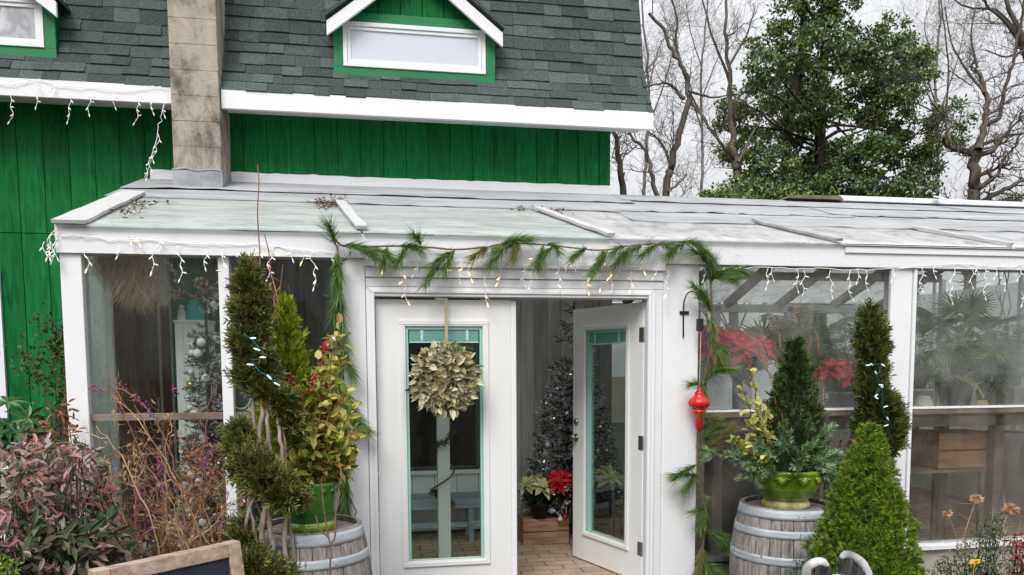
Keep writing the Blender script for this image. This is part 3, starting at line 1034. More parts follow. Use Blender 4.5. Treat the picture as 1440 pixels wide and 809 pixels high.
# door leaves, each in its own axes (u along the leaf, v into the house), then turned about its hinge
def leaf(hinge, ang, width, mirror):
    ca, sa = math.cos(ang), math.sin(ang)
    def tf(V):
        V = np.asarray(V, float).copy()
        u = V[:, 0].copy()
        if mirror:
            u = -u
        return np.stack([hinge[0]+u*ca-V[:, 1]*sa, hinge[1]+u*sa+V[:, 1]*ca, V[:, 2]], 1)
    def tb(m_, *a):
        k = MB()
        box(k, *a)
        m_.add(tf(k.v[0]), None, k.q[0])
    H = 2.03
    g0, g1, z0, z1 = .175, width-.175, .24, H-.16
    mb = MB()
    tb(mb, 0, g0, 0, .045, .012, H)
    tb(mb, g1, width, 0, .045, .012, H)
    tb(mb, g0+.0005, g1-.0005, .0005, .0445, .013, z0)
    tb(mb, g0+.0005, g1-.0005, .0005, .0445, z1, H-.001)
    d = mb.build('door_leaf', MT['door_white'], gh)
    mb = MB()
    for (y0, y1) in ((-.014, -.001), (.046, .058)):
        for (i, t) in ((-.022, .030), (.0, .018)):
            yy0 = y0 if i < 0 else y0+.004
            tb(mb, g0+i, g1-i, yy0, y1, z0+i, z0+i+t)
            tb(mb, g0+i, g1-i, yy0, y1, z1-i-t, z1-i)
            tb(mb, g0+i, g0+i+t, yy0+.001, y1, z0+i+t, z1-i-t)
            tb(mb, g1-i-t, g1-i, yy0+.001, y1, z0+i+t, z1-i-t)
    mb.build('glazing_frame', MT['door_white'], d, bevel=.003)
    mb = MB()
    t = .029
    for a in ((g0+.008, g0+.008+t, z0+.01, z1-.01), (g1-.008-t, g1-.008, z0+.01, z1-.01), (g0+.008+t, g1-.008-t, z1-.01-t, z1-.01)):
        tb(mb, a[0], a[1], .004, .04, a[2], a[3])
    mb.build('glazing_bead', MT['mint'], d)
    mb = MB()
    bz = z1-.01-t
    tb(mb, g0+.044, g1-.044, .012, .03, bz-.075, bz-.001)
    mb.build('blind_cassette', MT['blind'], d)
    mb = MB()
    tb(mb, g0+.044, g1-.044, .009, .0118, bz-.088, bz-.078)
    for u in (g0+.12, g1-.13):
        tb(mb, u, u+.018, .008, .0115, bz-.074, bz-.002)
    mb.build('blind_rail', MT['blind_light'], d)
    mb = MB()
    tb(mb, g0+.043, g1-.043, .033, .037, z0+.01, bz-.001)
    mb.build('door_glass', MT['pane_door'], d)
    return d, tf, tb
d, tf, tb = leaf((.004, .045), 0, .905, False)
mb = MB()
tb(mb, .906, .944, -.006, .05, .012, 2.025)      # astragal on the closed leaf
mb.build('astragal', MT['white'], d, bevel=.006)
d, tf, tb = leaf((1.862, .06), R(-72), .915, True)
for z in (1.80, 1.03, .26):
    mb = MB()
    tb(mb, .004, .042, -.0035, -.0008, z-.05, z+.05)
    tb(mb, -.006, .003, -.006, .035, z-.05, z+.05)
    mb.build('hinge', MT['brass'], d)
for z, r in ((1.0, .033), (1.13, .028)):
    mb = MB()
    k = MB()
    lathe(k, [(.001, .058), (r*.7, .056), (r, .044), (r*.9, .032), (.012, .026), (.012, .006), (r*.95, .005), (r*.95, 0)] if r > .03 else [(.001, .022), (r*.6, .022), (r*.9, .014), (r, 0)], (0, 0, 0), 16)
    V = k.v[0]
    V = np.stack([.86+V[:, 0], -V[:, 2], z+V[:, 1]], 1)
    mb.add(tf(V), None, k.q[0])
    mb.build('door_knob' if r > .03 else 'deadbolt', MT['brass'], d, smooth=True)
# white interior post with green swags, part of the frame
mb = MB()
box(mb, .475, .575, 1.0, 1.1, 0, 2.75)
mb.build('inner_post', MT['white_interior'], gh, bevel=.006)

def litter(label, X, Y, n, rx, ry):
    c = np.array([X, Y, rz(Y)+.03])
    t = thing('leaf_litter', label, 'leaf litter', tuple(c))
    mb = MB()
    for q in range(n):
        a = np.array([X+rx*rng.normal(), Y+ry*rng.normal(), 0])
        d = rv(1)[0]*np.array([1, 1, .2])*.07
        a[2] = rz(a[1])+.014+.02*rng.random()
        tube(mb, wig(a, a+d+np.array([0, 0, RK*d[1]]), 4, .15), .003, .0015, 4, False)
    mb.build('twigs', MT['wood_brown'], t)
    mb = MB()
    m = n*3
    P = np.stack([X+rx*rng.normal(size=m), Y+ry*rng.normal(size=m), np.zeros(m)], 1)
    P[:, 2] = rz(P[:, 1])+.012+.02*rng.random(m)
    leaves(mb, P, rv(m)*np.array([1, 1, .3]), np.array([0, 0, 1.])+rng.normal(size=(m, 3))*.5, .035, .018, .2, .3)
    mb.build('dead_leaves', MT['wood_brown'], t)
litter('clump of dead twigs and leaves caught on roof beside second batten', -.31, .95, 26, .07, .13)
litter('dead twigs caught on roof beside the leftmost wide batten', -1.60, .55, 16, .06, .22)
litter('small heap of dead leaves on roof beside third batten', 1.36, .95, 12, .10, .06)
# ------------------------------------------------------------------ foliage materials
LF = {}
LF['holly'] = foliage('broad_evergreen_leaf', [(.022, .05, .018), (.05, .105, .034), (.10, .175, .05), (.19, .27, .075), (.32, .38, .11)], .4, .2, .5)
LF['arbor'] = foliage('arborvitae_spray', [(.025, .045, .010), (.05, .085, .014), (.085, .125, .02), (.14, .17, .03), (.20, .19, .05)], .6, .25)
LF['arbor_dark'] = foliage('dark_arborvitae_spray', [(.012, .028, .010), (.026, .055, .014), (.05, .09, .02), (.085, .125, .03), (.14, .15, .045)], .6, .2)
LF['rust'] = foliage('shaggy_olive_spray', [(.022, .04, .010), (.055, .09, .016), (.10, .15, .024), (.19, .22, .04), (.28, .25, .07), (.15, .09, .035)], .65, .2)
LF['gold'] = foliage('golden_arborvitae_spray', [(.09, .15, .01), (.19, .27, .015), (.30, .38, .02), (.44, .50, .05)], .6, .3)
LF['spruce'] = foliage('dwarf_spruce_needle', [(.04, .085, .008), (.09, .165, .012), (.17, .27, .02), (.29, .40, .04)], .6, .25)
LF['spruce_tip'] = foliage('spruce_tip_needle', [(.15, .24, .02), (.27, .37, .035), (.38, .45, .06)], .6, .3)
LF['pine'] = foliage('pine_needle', [(.022, .05, .012), (.065, .145, .030), (.14, .26, .05), (.28, .40, .11)], .5, .2)
LF['pine_old'] = foliage('yellowing_pine_needle', [(.10, .12, .02), (.20, .19, .05), (.30, .26, .09)], .55, .2)
LF['juniper'] = foliage('blue_green_juniper_spray', [(.025, .065, .03), (.06, .14, .065), (.12, .23, .10), (.24, .35, .15), (.42, .48, .22)], .6, .2)
LF['varieg'] = foliage('variegated_leaf', [(.06, .13, .014), (.17, .25, .02), (.38, .42, .06), (.64, .62, .22), (.50, .46, .08), (.56, .54, .16), (.36, .13, .03)], .45, .3)
LF['ivy_pale'] = foliage('cream_edged_leaf', [(.16, .21, .04), (.42, .42, .11), (.62, .58, .22)], .5, .3)
LF['berry_red'] = foliage('red_berry_cluster', [(.25, .015, .012), (.40, .05, .03), (.30, .09, .04)], .4, .0)
LF['magnolia'] = foliage('dried_cream_leaf', [(.10, .085, .035), (.26, .24, .10), (.52, .48, .26), (.68, .63, .41), (.76, .72, .53), (.20, .21, .07)], .5, .2)
LF['nandina'] = foliage('mauve_and_green_leaf', [(.03, .06, .03), (.09, .13, .06), (.24, .20, .17), (.44, .29, .29), (.42, .15, .14), (.14, .17, .10), (.32, .27, .24), (.50, .33, .34), (.34, .12, .09), (.48, .44, .42)], .5, .2, .4)
LF['nandina_dark'] = foliage('dark_green_red_leaf', [(.016, .035, .016), (.045, .075, .033), (.09, .125, .07), (.20, .105, .085), (.26, .24, .21)], .5, .15)
LF['rhodo'] = foliage('rhododendron_leaf', [(.02, .07, .02), (.05, .16, .045), (.13, .29, .09)], .4, .15, .5)
LF['dead'] = foliage('withered_brown_leaf', [(.12, .045, .02), (.25, .10, .045), (.40, .20, .09), (.33, .07, .04)], .7, .2)
LF['tan'] = foliage('tan_dry_leaf', [(.30, .16, .06), (.48, .29, .13), (.60, .40, .22)], .7, .3)
LF['purple'] = foliage('purple_berry', [(.13, .012, .09), (.25, .03, .17), (.36, .09, .25)], .35, .0)
LF['vine'] = foliage('small_dark_vine_leaf', [(.014, .04, .012), (.04, .09, .02), (.12, .10, .03)], .5, .15)
LF['box'] = foliage('small_glossy_shrub_leaf', [(.018, .035, .014), (.05, .08, .03), (.12, .15, .07), (.22, .24, .14)], .4, .15, .5)
LF['lime'] = foliage('lime_shrub_leaf', [(.10, .17, .01), (.22, .30, .02), (.36, .42, .05)], .5, .3)
LF['flock'] = foliage('flocked_fir_spray', [(.02, .04, .025), (.05, .075, .05), (.30, .32, .31), (.62, .64, .64), (.74, .76, .76), (.80, .81, .81)], .8, .05)
LF['snowy'] = foliage('snow_flecked_fir_spray', [(.03, .06, .035), (.06, .10, .06), (.30, .32, .28), (.62, .62, .58), (.74, .74, .70)], .8, .05)
LF['palm'] = foliage('palm_leaflet', [(.09, .16, .03), (.19, .28, .06), (.32, .38, .10), (.45, .45, .18)], .45, .25)
LF['palm_blue'] = foliage('blue_green_palm_leaflet', [(.07, .16, .07), (.16, .30, .15), (.30, .42, .25)], .45, .25)
LF['red_bract'] = foliage('red_poinsettia_bract', [(.50, .006, .018), (.70, .015, .035), (.78, .05, .07)], .5, .2)
LF['pink_bract'] = foliage('dusty_pink_bract', [(.40, .06, .07), (.55, .15, .15)], .5, .2)
LF['cream_bract'] = foliage('cream_poinsettia_bract', [(.50, .50, .20), (.68, .66, .36), (.74, .72, .48)], .5, .2)
LF['dark_leaf'] = foliage('dark_pot_leaf', [(.008, .02, .008), (.018, .04, .016), (.035, .07, .025)], .5, .1)
LF['moss'] = foliage('tan_hanging_moss_strand', [(.40, .28, .17), (.62, .47, .32), (.75, .61, .45)], .9, .2)
LF['hedge'] = foliage('distant_shrub_leaf', [(.02, .05, .015), (.05, .10, .025), (.09, .15, .04)], .5, .2)
LF['tan_seed'] = foliage('dried_flower_head', [(.40, .23, .11), (.58, .38, .22), (.70, .52, .36)], .7, .3)
LF['redplant'] = foliage('red_stemmed_leaf', [(.30, .03, .04), (.45, .10, .10), (.20, .05, .03), (.10, .12, .03)], .5, .2)

def P3(px, py, Y):
    return at(px, py, Y)
def scale_at(px, py, Y):
    """metres per survey pixel at that place"""
    v = at(px, py, Y)-CAM
    return float(v@_f)/FPX
def clumps(items, Y, jit=.25, squash=.7):
    """(px, py, radius px) -> list of (centre, radii)"""
    out = []
    for it in items:
        px, py, r = it[:3]
        y = Y+(it[3] if len(it) > 3 else jit*rng.normal())
        k = r*scale_at(px, py, y)
        out.append((at(px, py, y), np.array([k, k*1.0, k*squash])))
    return out

# ------------------------------------------------------------------ trees beyond the roof
def big_tree():
    Y = 11.0
    b = at(1158, 292, Y)
    t = thing('evergreen_tree', 'tall dense broadleaf evergreen tree in the middle of the sky', 'tree', (b[0], Y, GZ))
    mb = MB()
    base = np.array([b[0], Y, GZ])
    tr1 = smooth_path([base, at(1155, 290, Y), at(1153, 200, Y), at(1158, 100, Y), at(1165, 0, Y), at(1172, -90, Y)], 5)
    tr2 = smooth_path([base+[-.05, .1, .6], at(1110, 290, Y+.3), at(1108, 190, Y+.3), at(1124, 90, Y+.3), at(1132, 0, Y+.3), at(1138, -80, Y+.3)], 5)
    tube(mb, tr1, .17, .05, 8)
    tube(mb, tr2, .15, .05, 8)
    cl = clumps([(1134, 20, 44), (1085, 62, 38), (1085, 95, 36), (1150, 66, 44), (1110, 128, 46), (1174, 100, 46), (1230, 62, 48), (1262, 88, 44), (1290, 78, 26), (1246, 118, 40), (1142, 150, 48), (1033, 168, 30), (1041, 205, 34), (1028, 140, 18), (1096, 180, 44), (1207, 150, 40), (1250, 162, 40), (1272, 140, 28), (1077, 232, 44), (1120, 236, 50), (1168, 235, 50), (1212, 220, 50), (1258, 206, 36), (1280, 240, 30), (1322, 172, 22), (1312, 205, 24), (1335, 150, 16), (1308, 228, 24), (1130, 272, 40), (1186, 272, 44), (1235, 272, 44), (1282, 268, 34), (1060, 262, 30), (1150, -40, 60), (1190, -80, 60), (1110, -60, 50), (1185, 12, 30), (1300, 112, 20), (1060, 120, 20), (1345, 196, 14), (1358, 172, 12), (1090, 315, 60), (1200, 320, 80), (1140, 380, 90), (1220, 400, 80)], Y, .75, .72)
    for c, r in cl:
        a = tr1[np.argmin(np.linalg.norm(tr1-(c-[0, 0, .8]), axis=1))]
        L = wig(a, c, 7, .05)
        tube(mb, L, .035, .012, 5, False)
        branchlets(mb, L, .012, 2, .5, .2, 4)
    mb.build('trunk', BARK_D, t, True)
    mb = MB()
    for c, r in cl:
        n = int(2150*(r[0]/.7)**2)+40
        # foliage gathers in tufts along hidden twigs so that gaps stay open between them
        tc_, td = cloud(c, r*.98, max(7, n//62), .35)
        P = tc_[rng.integers(0, len(tc_), n)]+rng.normal(size=(n, 3))*np.array([.085, .085, .055])
        leaves(mb, P, rv(n)+np.array([0, 0, -.25]), rv(n)+np.array([0, -.3, .8]), .092*(.7+.6*rng.random(n)), .05, .15)
    mb.build('crown', LF['holly'], t)
big_tree()

def low_evergreen(name, label, items, Y, mat, dens=1500, group=None):
    c0 = at(items[0][0], items[0][1], Y)
    t = thing(name, label, 'shrub', (c0[0], Y, GZ), group)
    mb = MB()
    cl = clumps(items, Y, .3, .75)
    for c, r in cl:
        L = wig((c0[0]+.2*rng.normal(), Y, GZ), c, 6, .05)
        tube(mb, L, .03, .01, 5, False)
    mb.build('stem', BARK_D, t, True)
    mb = MB()
    for c, r in cl:
        n = int(dens*(r[0]/.6)**2)+80
        tc_, _ = cloud(c, r, max(10, n//22), .4)
        P = tc_[rng.integers(0, len(tc_), n)]+rng.normal(size=(n, 3))*.07
        leaves(mb, P, rv(n)+np.array([0, 0, .3]), rv(n)+np.array([0, -.3, .9]), .085, .046, .15)
    mb.build('foliage', mat, t)
low_evergreen('evergreen_shrub', 'low rounded evergreen shrub showing just above roof, left of the big evergreen', [(1010, 276, 20), (1035, 272, 24), (1000, 280, 14), (1062, 274, 26), (1088, 278, 24), (1040, 300, 40), (1020, 340, 50)], 9.5, LF['holly'])
low_evergreen('evergreen_shrub', 'faint grey green shrub top at the right edge below the bare tree', [(1418, 288, 16), (1436, 284, 18), (1400, 298, 14), (1420, 320, 30)], 14, LF['hedge'], 500)

PALE_BARK = mottled('pale_hazy_bark', [(.3, (.12, .11, .10)), (.7, (.24, .225, .215))], 9, (1, 1, .3), .9, .2, .3, 30)  # distance haze put into a paler bark colour
def bare_tree(label, Y, limbs, r0, twig=(9, 2, 1.1), ups=.25, name='bare_tree', mat=BARK_G, thin=.84):
    """limbs: list of (pixel path, start radius, end radius)"""
    b = at(*limbs[0][0][0], Y)
    t = thing(name, label, 'tree', (b[0], Y, GZ), 'bare winter trees beyond the roof')
    mb = MB()
    tw = MB()
    for i, (pth, ra, rb) in enumerate(limbs):
        ra, rb = ra*thin, rb*thin
        pts = [at(px, py, Y+(0 if i == 0 else .25*math.sin(i*2.3+j*.5))) for j, (px, py) in enumerate(pth)]
        if i == 0:
            pts = [np.array([pts[0][0], Y, GZ])]+pts
        pts = smooth_path(pts, 4)
        pts = pts+rng.normal(size=pts.shape)*ra*.25
        tube(mb, pts, ra, rb, 7, False)
        branchlets(tw, pts, rb*.55, twig[1], twig[2], ups, twig[0], .09, 4, None, .35 if i == 0 else .15)
    mb.build('trunk', mat, t, True)
    tw.build('twigs', mat, t, True)
bare_tree('bare grey tree with crooked double trunk right beside the green house', 7.5,
          [([(935, 285), (944, 240), (955, 190), (968, 150), (966, 110), (955, 85), (938, 55), (915, 20)], .085, .03),
           ([(880, 285), (872, 240), (866, 195), (864, 150)], .075, .03),
           ([(925, 280), (915, 240), (908, 212), (890, 195), (878, 175)], .05, .02),
           ([(944, 235), (930, 200), (912, 186)], .035, .015),
           ([(966, 140), (985, 160), (1000, 185), (1018, 205)], .03, .012),
           ([(962, 140), (940, 118), (910, 122)], .04, .012),
           ([(958, 92), (950, 60), (952, 25), (940, -20)], .035, .012),
           ([(968, 128), (1000, 136), (1040, 132)], .03, .008),
           ([(940, 270), (955, 258), (965, 245)], .03, .012)], .08, (9, 3, .8))
bare_tree('slim bare tree with forked pale trunk just left of the big evergreen', 10.5,
          [([(1037, 268), (1036, 235), (1032, 215), (1028, 180), (1026, 130), (1022, 60), (1018, -20)], .13, .03),
           ([(1036, 232), (1010, 195), (985, 160), (962, 110)], .05, .015),
           ([(1038, 228), (1058, 190), (1075, 160)], .045, .012),
           ([(1028, 120), (1005, 60), (990, 10), (985, -30)], .04, .012),
           ([(1026, 90), (1050, 50), (1062, 10)], .035, .01)], .1, (9, 3, 1.0))
bare_tree('old bare tree with thick trunk and low spreading limbs at far right', 9.0,
          [([(1370, 300), (1370, 262), (1371, 225), (1374, 205)], .14, .12),
           ([(1372, 220), (1352, 212), (1336, 206), (1326, 198)], .09, .035),
           ([(1376, 210), (1384, 180), (1388, 150), (1384, 120), (1372, 95)], .09, .04),
           ([(1386, 176), (1404, 165), (1412, 130), (1424, 90), (1434, 40), (1440, 0)], .06, .025),
           ([(1376, 205), (1400, 196), (1425, 190), (1450, 186)], .05, .02),
           ([(1378, 212), (1400, 205), (1425, 195)], .035, .012),
           ([(1368, 290), (1395, 276), (1420, 262), (1450, 248)], .075, .04),
           ([(1362, 290), (1350, 293), (1338, 288)], .04, .012),
           ([(1384, 130), (1360, 100), (1338, 60), (1330, 10)], .035, .012),
           ([(1332, 200), (1330, 160), (1334, 100), (1328, 40), (1320, -20)], .03, .012),
           ([(1330, 165), (1308, 140), (1298, 110)], .025, .008),
           ([(1374, 95), (1366, 50), (1372, 10)], .03, .012)], .14, (9, 3, .9))
bare_tree('thin bare tree with fine twigs reaching in at the top right corner', 13.0,
          [([(1470, 300), (1462, 200), (1455, 120), (1440, 60), (1420, 15), (1400, -30)], .14, .05),
           ([(1450, 100), (1425, 45), (1392, 12), (1385, 0)], .06, .03),
           ([(1445, 70), (1415, 80), (1385, 70)], .04, .015),
           ([(1436, 50), (1400, 15), (1360, 10), (1330, -10)], .05, .015)], .1, (9, 3, 1.3))
bare_tree('pale hazy bare tree far behind the house corner with fine upright twigs', 20.0,
          [([(905, 290), (908, 220), (912, 120), (905, 40), (900, -40)], .14, .05),
           ([(911, 180), (940, 100), (955, 20)], .07, .02), ([(910, 160), (890, 90), (870, 20)], .07, .02),
           ([(911, 130), (930, 60), (975, 10)], .05, .02)], .12, (11, 3, 1.8), mat=PALE_BARK, thin=.5)
bare_tree('pale hazy bare tree far behind, between slim trunk and evergreen crown', 22.0,
          [([(985, 290), (988, 220), (985, 120), (992, 40), (1000, -40)], .13, .05),
           ([(986, 180), (960, 100), (940, 30)], .06, .02), ([(986, 140), (1010, 80), (1040, 10)], .06, .02),
           ([(988, 100), (970, 40), (965, 0)], .05, .02)], .12, (11, 3, 1.9), mat=PALE_BARK, thin=.5)
bare_tree('pale hazy bare tree far behind, between evergreen crown and old thick tree', 21.0,
          [([(1318, 290), (1320, 200), (1316, 110), (1322, 30), (1318, -40)], .14, .05),
           ([(1318, 150), (1290, 70), (1270, 10)], .06, .02), ([(1318, 170), (1345, 90), (1360, 20)], .06, .02),
           ([(1317, 100), (1300, 40), (1310, 0)], .05, .02)], .12, (11, 3, 1.9), mat=PALE_BARK, thin=.5)

# ------------------------------------------------------------------ barrels
def barrel(name, label, x, y, top, rt=.285, h=.90):
    z0 = top-h
    t = thing(name, label, 'barrel', (x, y, GZ), 'old wine barrels used as plant stands')
    def rad(u):
        return rt*(1+.225*(1-(2*u-1)**2))
    mb = MB()
    n = 26
    a0 = 0
    ws = .85+.3*rng.random(n)
    ed = np.concatenate([[0], np.cumsum(ws)])/ws.sum()*2*math.pi
    for i in range(n):
        a, b = ed[i]+.006, ed[i+1]-.006
        rings = []
        for u in np.linspace(0, 1, 13):
            r = rad(u)+.001*rng.normal()
            am = (a+b)/2
            rings.append([(x+rr*math.cos(q), y+rr*math.sin(q), z0+u*h) for rr, q in ((r-.02, a), (r, a), (r+.003, am), (r, b), (r-.02, b))])
        loft(mb, rings)
    mb.build('staves', MT['stave'], t)
    mb = MB()
    lathe(mb, [(rt*.94, -.03), (.001, -.03)], (x, y, top), 32)
    mb.build('head', MT['stave'], t)
    for (u0, u1) in ((.925, .992), (.80, .855), (.615, .675), (.325, .385), (.145, .20), (.008, .075)):
        mb = MB()
        pr_ = [(rad(u)+.004+.004*0, u*h) for u in np.linspace(u0, u1, 4)]
        pr_ = [(pr_[0][0]-.006, pr_[0][1])]+pr_+[(pr_[-1][0]-.006, pr_[-1][1])]
        lathe(mb, pr_, (x, y, z0), 48)
        # rivets
        for q in (4.45, 4.56, 5.2):
            ball(mb, (x+(rad((u0+u1)/2)+.005)*math.cos(q), y+(rad((u0+u1)/2)+.005)*math.sin(q), z0+(u0+u1)/2*h), .006, 6, 4)
        mb.build('hoop', MT['hoop'], t, True)
    return t
b2 = at(1104, 712, -.60)
BR = (float(at(1106, 700, -.58)[0]), -.58, float(at(1104, 706, -.58)[2]))
barrel('wine_barrel', 'weathered wine barrel under the light green bowl, right of the doorway', *BR)
BL = (float(at(437, 738, -1.02)[0]), -1.02, float(at(441, 736, -1.02)[2]))
barrel('wine_barrel', 'weathered wine barrel under the deep green pot, left of the doorway', *BL, rt=.262)

# ------------------------------------------------------------------ right bowl and its planting
def bowl():
    x, y, z = BR[0]-.005, BR[1]-.0, BR[2]-.03
    t = thing('bowl_planter', 'lime green glazed bowl planter with scallop shell rim on right barrel', 'planter', (x, y, z))
    R_ = .225
    fl = lambda a, i: 1+(.012*np.cos(a*16) if 5 <= i <= 10 else 0)
    prof = [(.001, .0), (.14, .0), (.150, .008), (.152, .03), (.140, .045), (.128, .052), (.150, .066), (.185, .10), (.208, .145), (.220, .185), (.225, .22), (.232, .232), (.236, .245), (.230, .256), (.216, .256), (.205, .24), (.19, .16)]
    mb = MB()
    lathe(mb, prof[5:], (x, y, z), 96, fl)
    # scallop shells and a raised band under the rim
    for k in range(11):
        a = k*2*math.pi/11+.1
        for j in range(7):
            q = a+(j-3)*.045
            zz = .222-.052*math.cos((j-3)*.42)
            p0 = np.array([x+.226*math.cos(a), y+.226*math.sin(a), z+.222])
            p1 = np.array([x+(.229)*math.cos(q*1.0+(j-3)*.02), y+(.229)*math.sin(q+(j-3)*.02), z+zz])
            tube(mb, [p0, p0*.5+p1*.5+np.array([math.cos(a), math.sin(a), 0])*.007, p1], .005, .009, 6)
    mb.build('bowl', MT['glaze'], t, True)
    mb = MB()
    lathe(mb, prof[:6], (x, y, z), 64)
    mb.build('foot', MT['glaze_foot'], t, True)
    mb = MB()
    lathe(mb, [(.20, .21), (.001, .215)], (x, y, z), 32)
    mb.build('soil', MT['soil'], t)
    return x, y, z
bx, by, bz = bowl()
def stemmed(mb, a, b, r=.006, k=6, amp=.04, n=5):
    P = wig(a, b, k, amp)
    tube(mb, P, r, r*.5, n, False)
    return P

def cone_conifer(name, label, cat, base, apex, rad, mat, nsp, L, W, seed=0, belly=.25, m=7, up=.9, group=None, spread=.9, stem_mat=None):
    """upright conifer: sprays all over a cone with a lumpy outline"""
    t = thing(name, label, cat, base, group)
    base, apex = np.array(base, float), np.array(apex, float)
    mb = MB()
    tube(mb, wig(base, apex, 8, .01), .02, .004, 6)
    mb.build('trunk', stem_mat or BARK_D, t)
    mb = MB()
    u = rng.random(nsp)**1.35
    a = rng.random(nsp)*2*math.pi
    prof = rad*np.clip(np.minimum((1-u)*1.25+.06, 1), 0, 1)*np.minimum(1, .55+u/belly*.45)
    lump = 1+.14*np.sin(a*5+u*23+seed)+.10*np.sin(a*9-u*37)
    rr = prof*lump*(.45+.55*rng.random(nsp)**.45)
    P = base+(apex-base)*u[:, None]+np.stack([np.cos(a)*rr, np.sin(a)*rr, 0*a], 1)
    D = np.stack([np.cos(a)*.75, np.sin(a)*.75, np.full(nsp, up)], 1)+rng.normal(size=(nsp, 3))*.28
    sprays(mb, P, D, L*(.7+.6*rng.random(nsp))*(1-.35*u), W, m, spread)
    mb.build('foliage', mat, t)
    return t
# cone in the bowl: seen from 1058 to 1160 wide, apex at 1118, 480
ap = at(1119, 482, by+.03)
cone_conifer('conical_arborvitae', 'dark conical arborvitae growing from the lime green bowl', 'conifer', (bx+.04, by+.03, bz+.215), tuple(ap), .185, LF['arbor_dark'], 2100, .085, .0095, 1, .2)
# cream leaves at its lower left
def leafy(name, label, cat, base, tips, mat, n_per, L, W, stem=STEM, rs=.004, along_lo=.35, wide=True, jit=.03, parts=('stem', 'foliage'), loc=None, droop=.25, spread=.9):
    t = thing(name, label, cat, loc or base)
    ms, ml = MB(), MB()
    for tp in tips:
        P = stemmed(ms, np.array(base)+np.append(rng.normal(size=2)*jit, 0), tp, rs, 8, .05)
        X, T = along(P, n_per, along_lo, 1)
        D = unit(T*.5+rv(n_per)*spread+np.array([0, 0, .1]))
        leaves(ml, X, D, np.array([0, -.5, 1.])+rng.normal(size=(n_per, 3))*.5, L*(.6+.7*rng.random(n_per)), W*(.7+.5*rng.random(n_per)), .12, droop, wide)
    ms.build(parts[0], stem, t)
    ml.build(parts[1], mat, t)
    return t
T = [at(px, py, by-.08+.06*rng.normal()) for px, py in ((1050, 505), (1042, 540), (1062, 560), (1040, 575), (1072, 600), (1050, 600), (1030, 622), (1060, 625), (1085, 585), (1056, 520))]
leafy('variegated_vine', 'pale cream edged climbing foliage at left of the dark cone in bowl', 'plant', (bx-.12, by-.03, bz+.21), T, LF['ivy_pale'], 16, .060, .036)
T = [at(px, py, by-.12+.06*rng.normal()) for px, py in ((1032, 612), (1045, 628), (1058, 640), (1066, 622), (1075, 640), (1050, 612))]
leafy('euonymus_plant', 'bronze and yellow tinted foliage low in the lime green bowl', 'plant', (bx-.10, by-.10, bz+.20), T, LF['varieg'], 16, .055, .030)
def juniper(label, base, tips, mat=LF['juniper'], L=.085, n=56):
    t = thing('juniper_branches', label, 'plant', base)
    ms, ml = MB(), MB()
    for tp in tips:
        a = np.array(base)+np.append(rng.normal(size=2)*.05, 0)
        mid = (a+np.array(tp))/2+np.array([0, 0, .05])
        P = smooth_path([a, mid, tp], 5)
        tube(ms, P, .005, .002, 5, False)
        X, T_ = along(P, n, .18, 1.0)
        sprays(ml, X, T_*.9+rv(n)*.55, L*(.6+.6*rng.random(n)), .0058, 11, .7)
    ms.build('stem', STEM, t)
    ml.build('foliage', mat, t)
    return t
T = [at(px, py, by+dy) for px, py, dy in ((992, 638, -.12), (1050, 655, -.26), (1035, 645, -.2), (1066, 628, -.22), (1085, 640, -.28), (1102, 600, -.2), (1100, 625, -.26), (1128, 640, -.26), (1150, 622, -.2), (1165, 605, -.12), (1172, 640, -.16), (1180, 655, -.1), (1155, 655, -.24), (1140, 600, -.15), (1078, 660, -.27), (1120, 655, -.28), (1165, 670, -.2), (1046, 668, -.26))]
juniper('blue green juniper sprays spilling over the lime green bowl rim', (bx, by-.08, bz+.20), T)

def willow(label, base, paths, r=.005, name='curly_willow', mat=WILLOW):
    t = thing(name, label, 'branches', base)
    for pth in paths:
        mb = MB()
        pts = smooth_path([np.array(base)+np.append(rng.normal(size=2)*.015, 0)]+[np.array(p) for p in pth], 4)
        tube(mb, pts, r, r*.35, 5, False)
        mb.build('branch', mat, t, True)
    return t
def pxp(pts, Y):
    return [at(px, py, Y+.03*rng.normal()) for px, py in pts]
willow('copper curly willow twigs rising from the lime green bowl beside dark cone', (bx, by+.06, bz+.21), [
    pxp([(1150, 600), (1148, 560), (1140, 530), (1142, 500), (1150, 480), (1145, 462)], by+.08),
    pxp([(1140, 600), (1135, 540), (1140, 515), (1133, 490)], by+.08),
    pxp([(1100, 560), (1078, 520), (1080, 500), (1072, 480), (1082, 470)], by+.05),
    pxp([(1090, 560), (1070, 500), (1040, 480), (1030, 458)], by+.05),
    pxp([(1110, 520), (1098, 490), (1096, 470), (1090, 452), (1086, 440)], by+.05),
    pxp([(1130, 520), (1140, 475), (1125, 458), (1122, 440), (1110, 445), (1128, 420), (1124, 412)], by+.05),
    pxp([(1152, 590), (1158, 560), (1154, 520), (1152, 500), (1150, 470)], by+.05)], .0045)

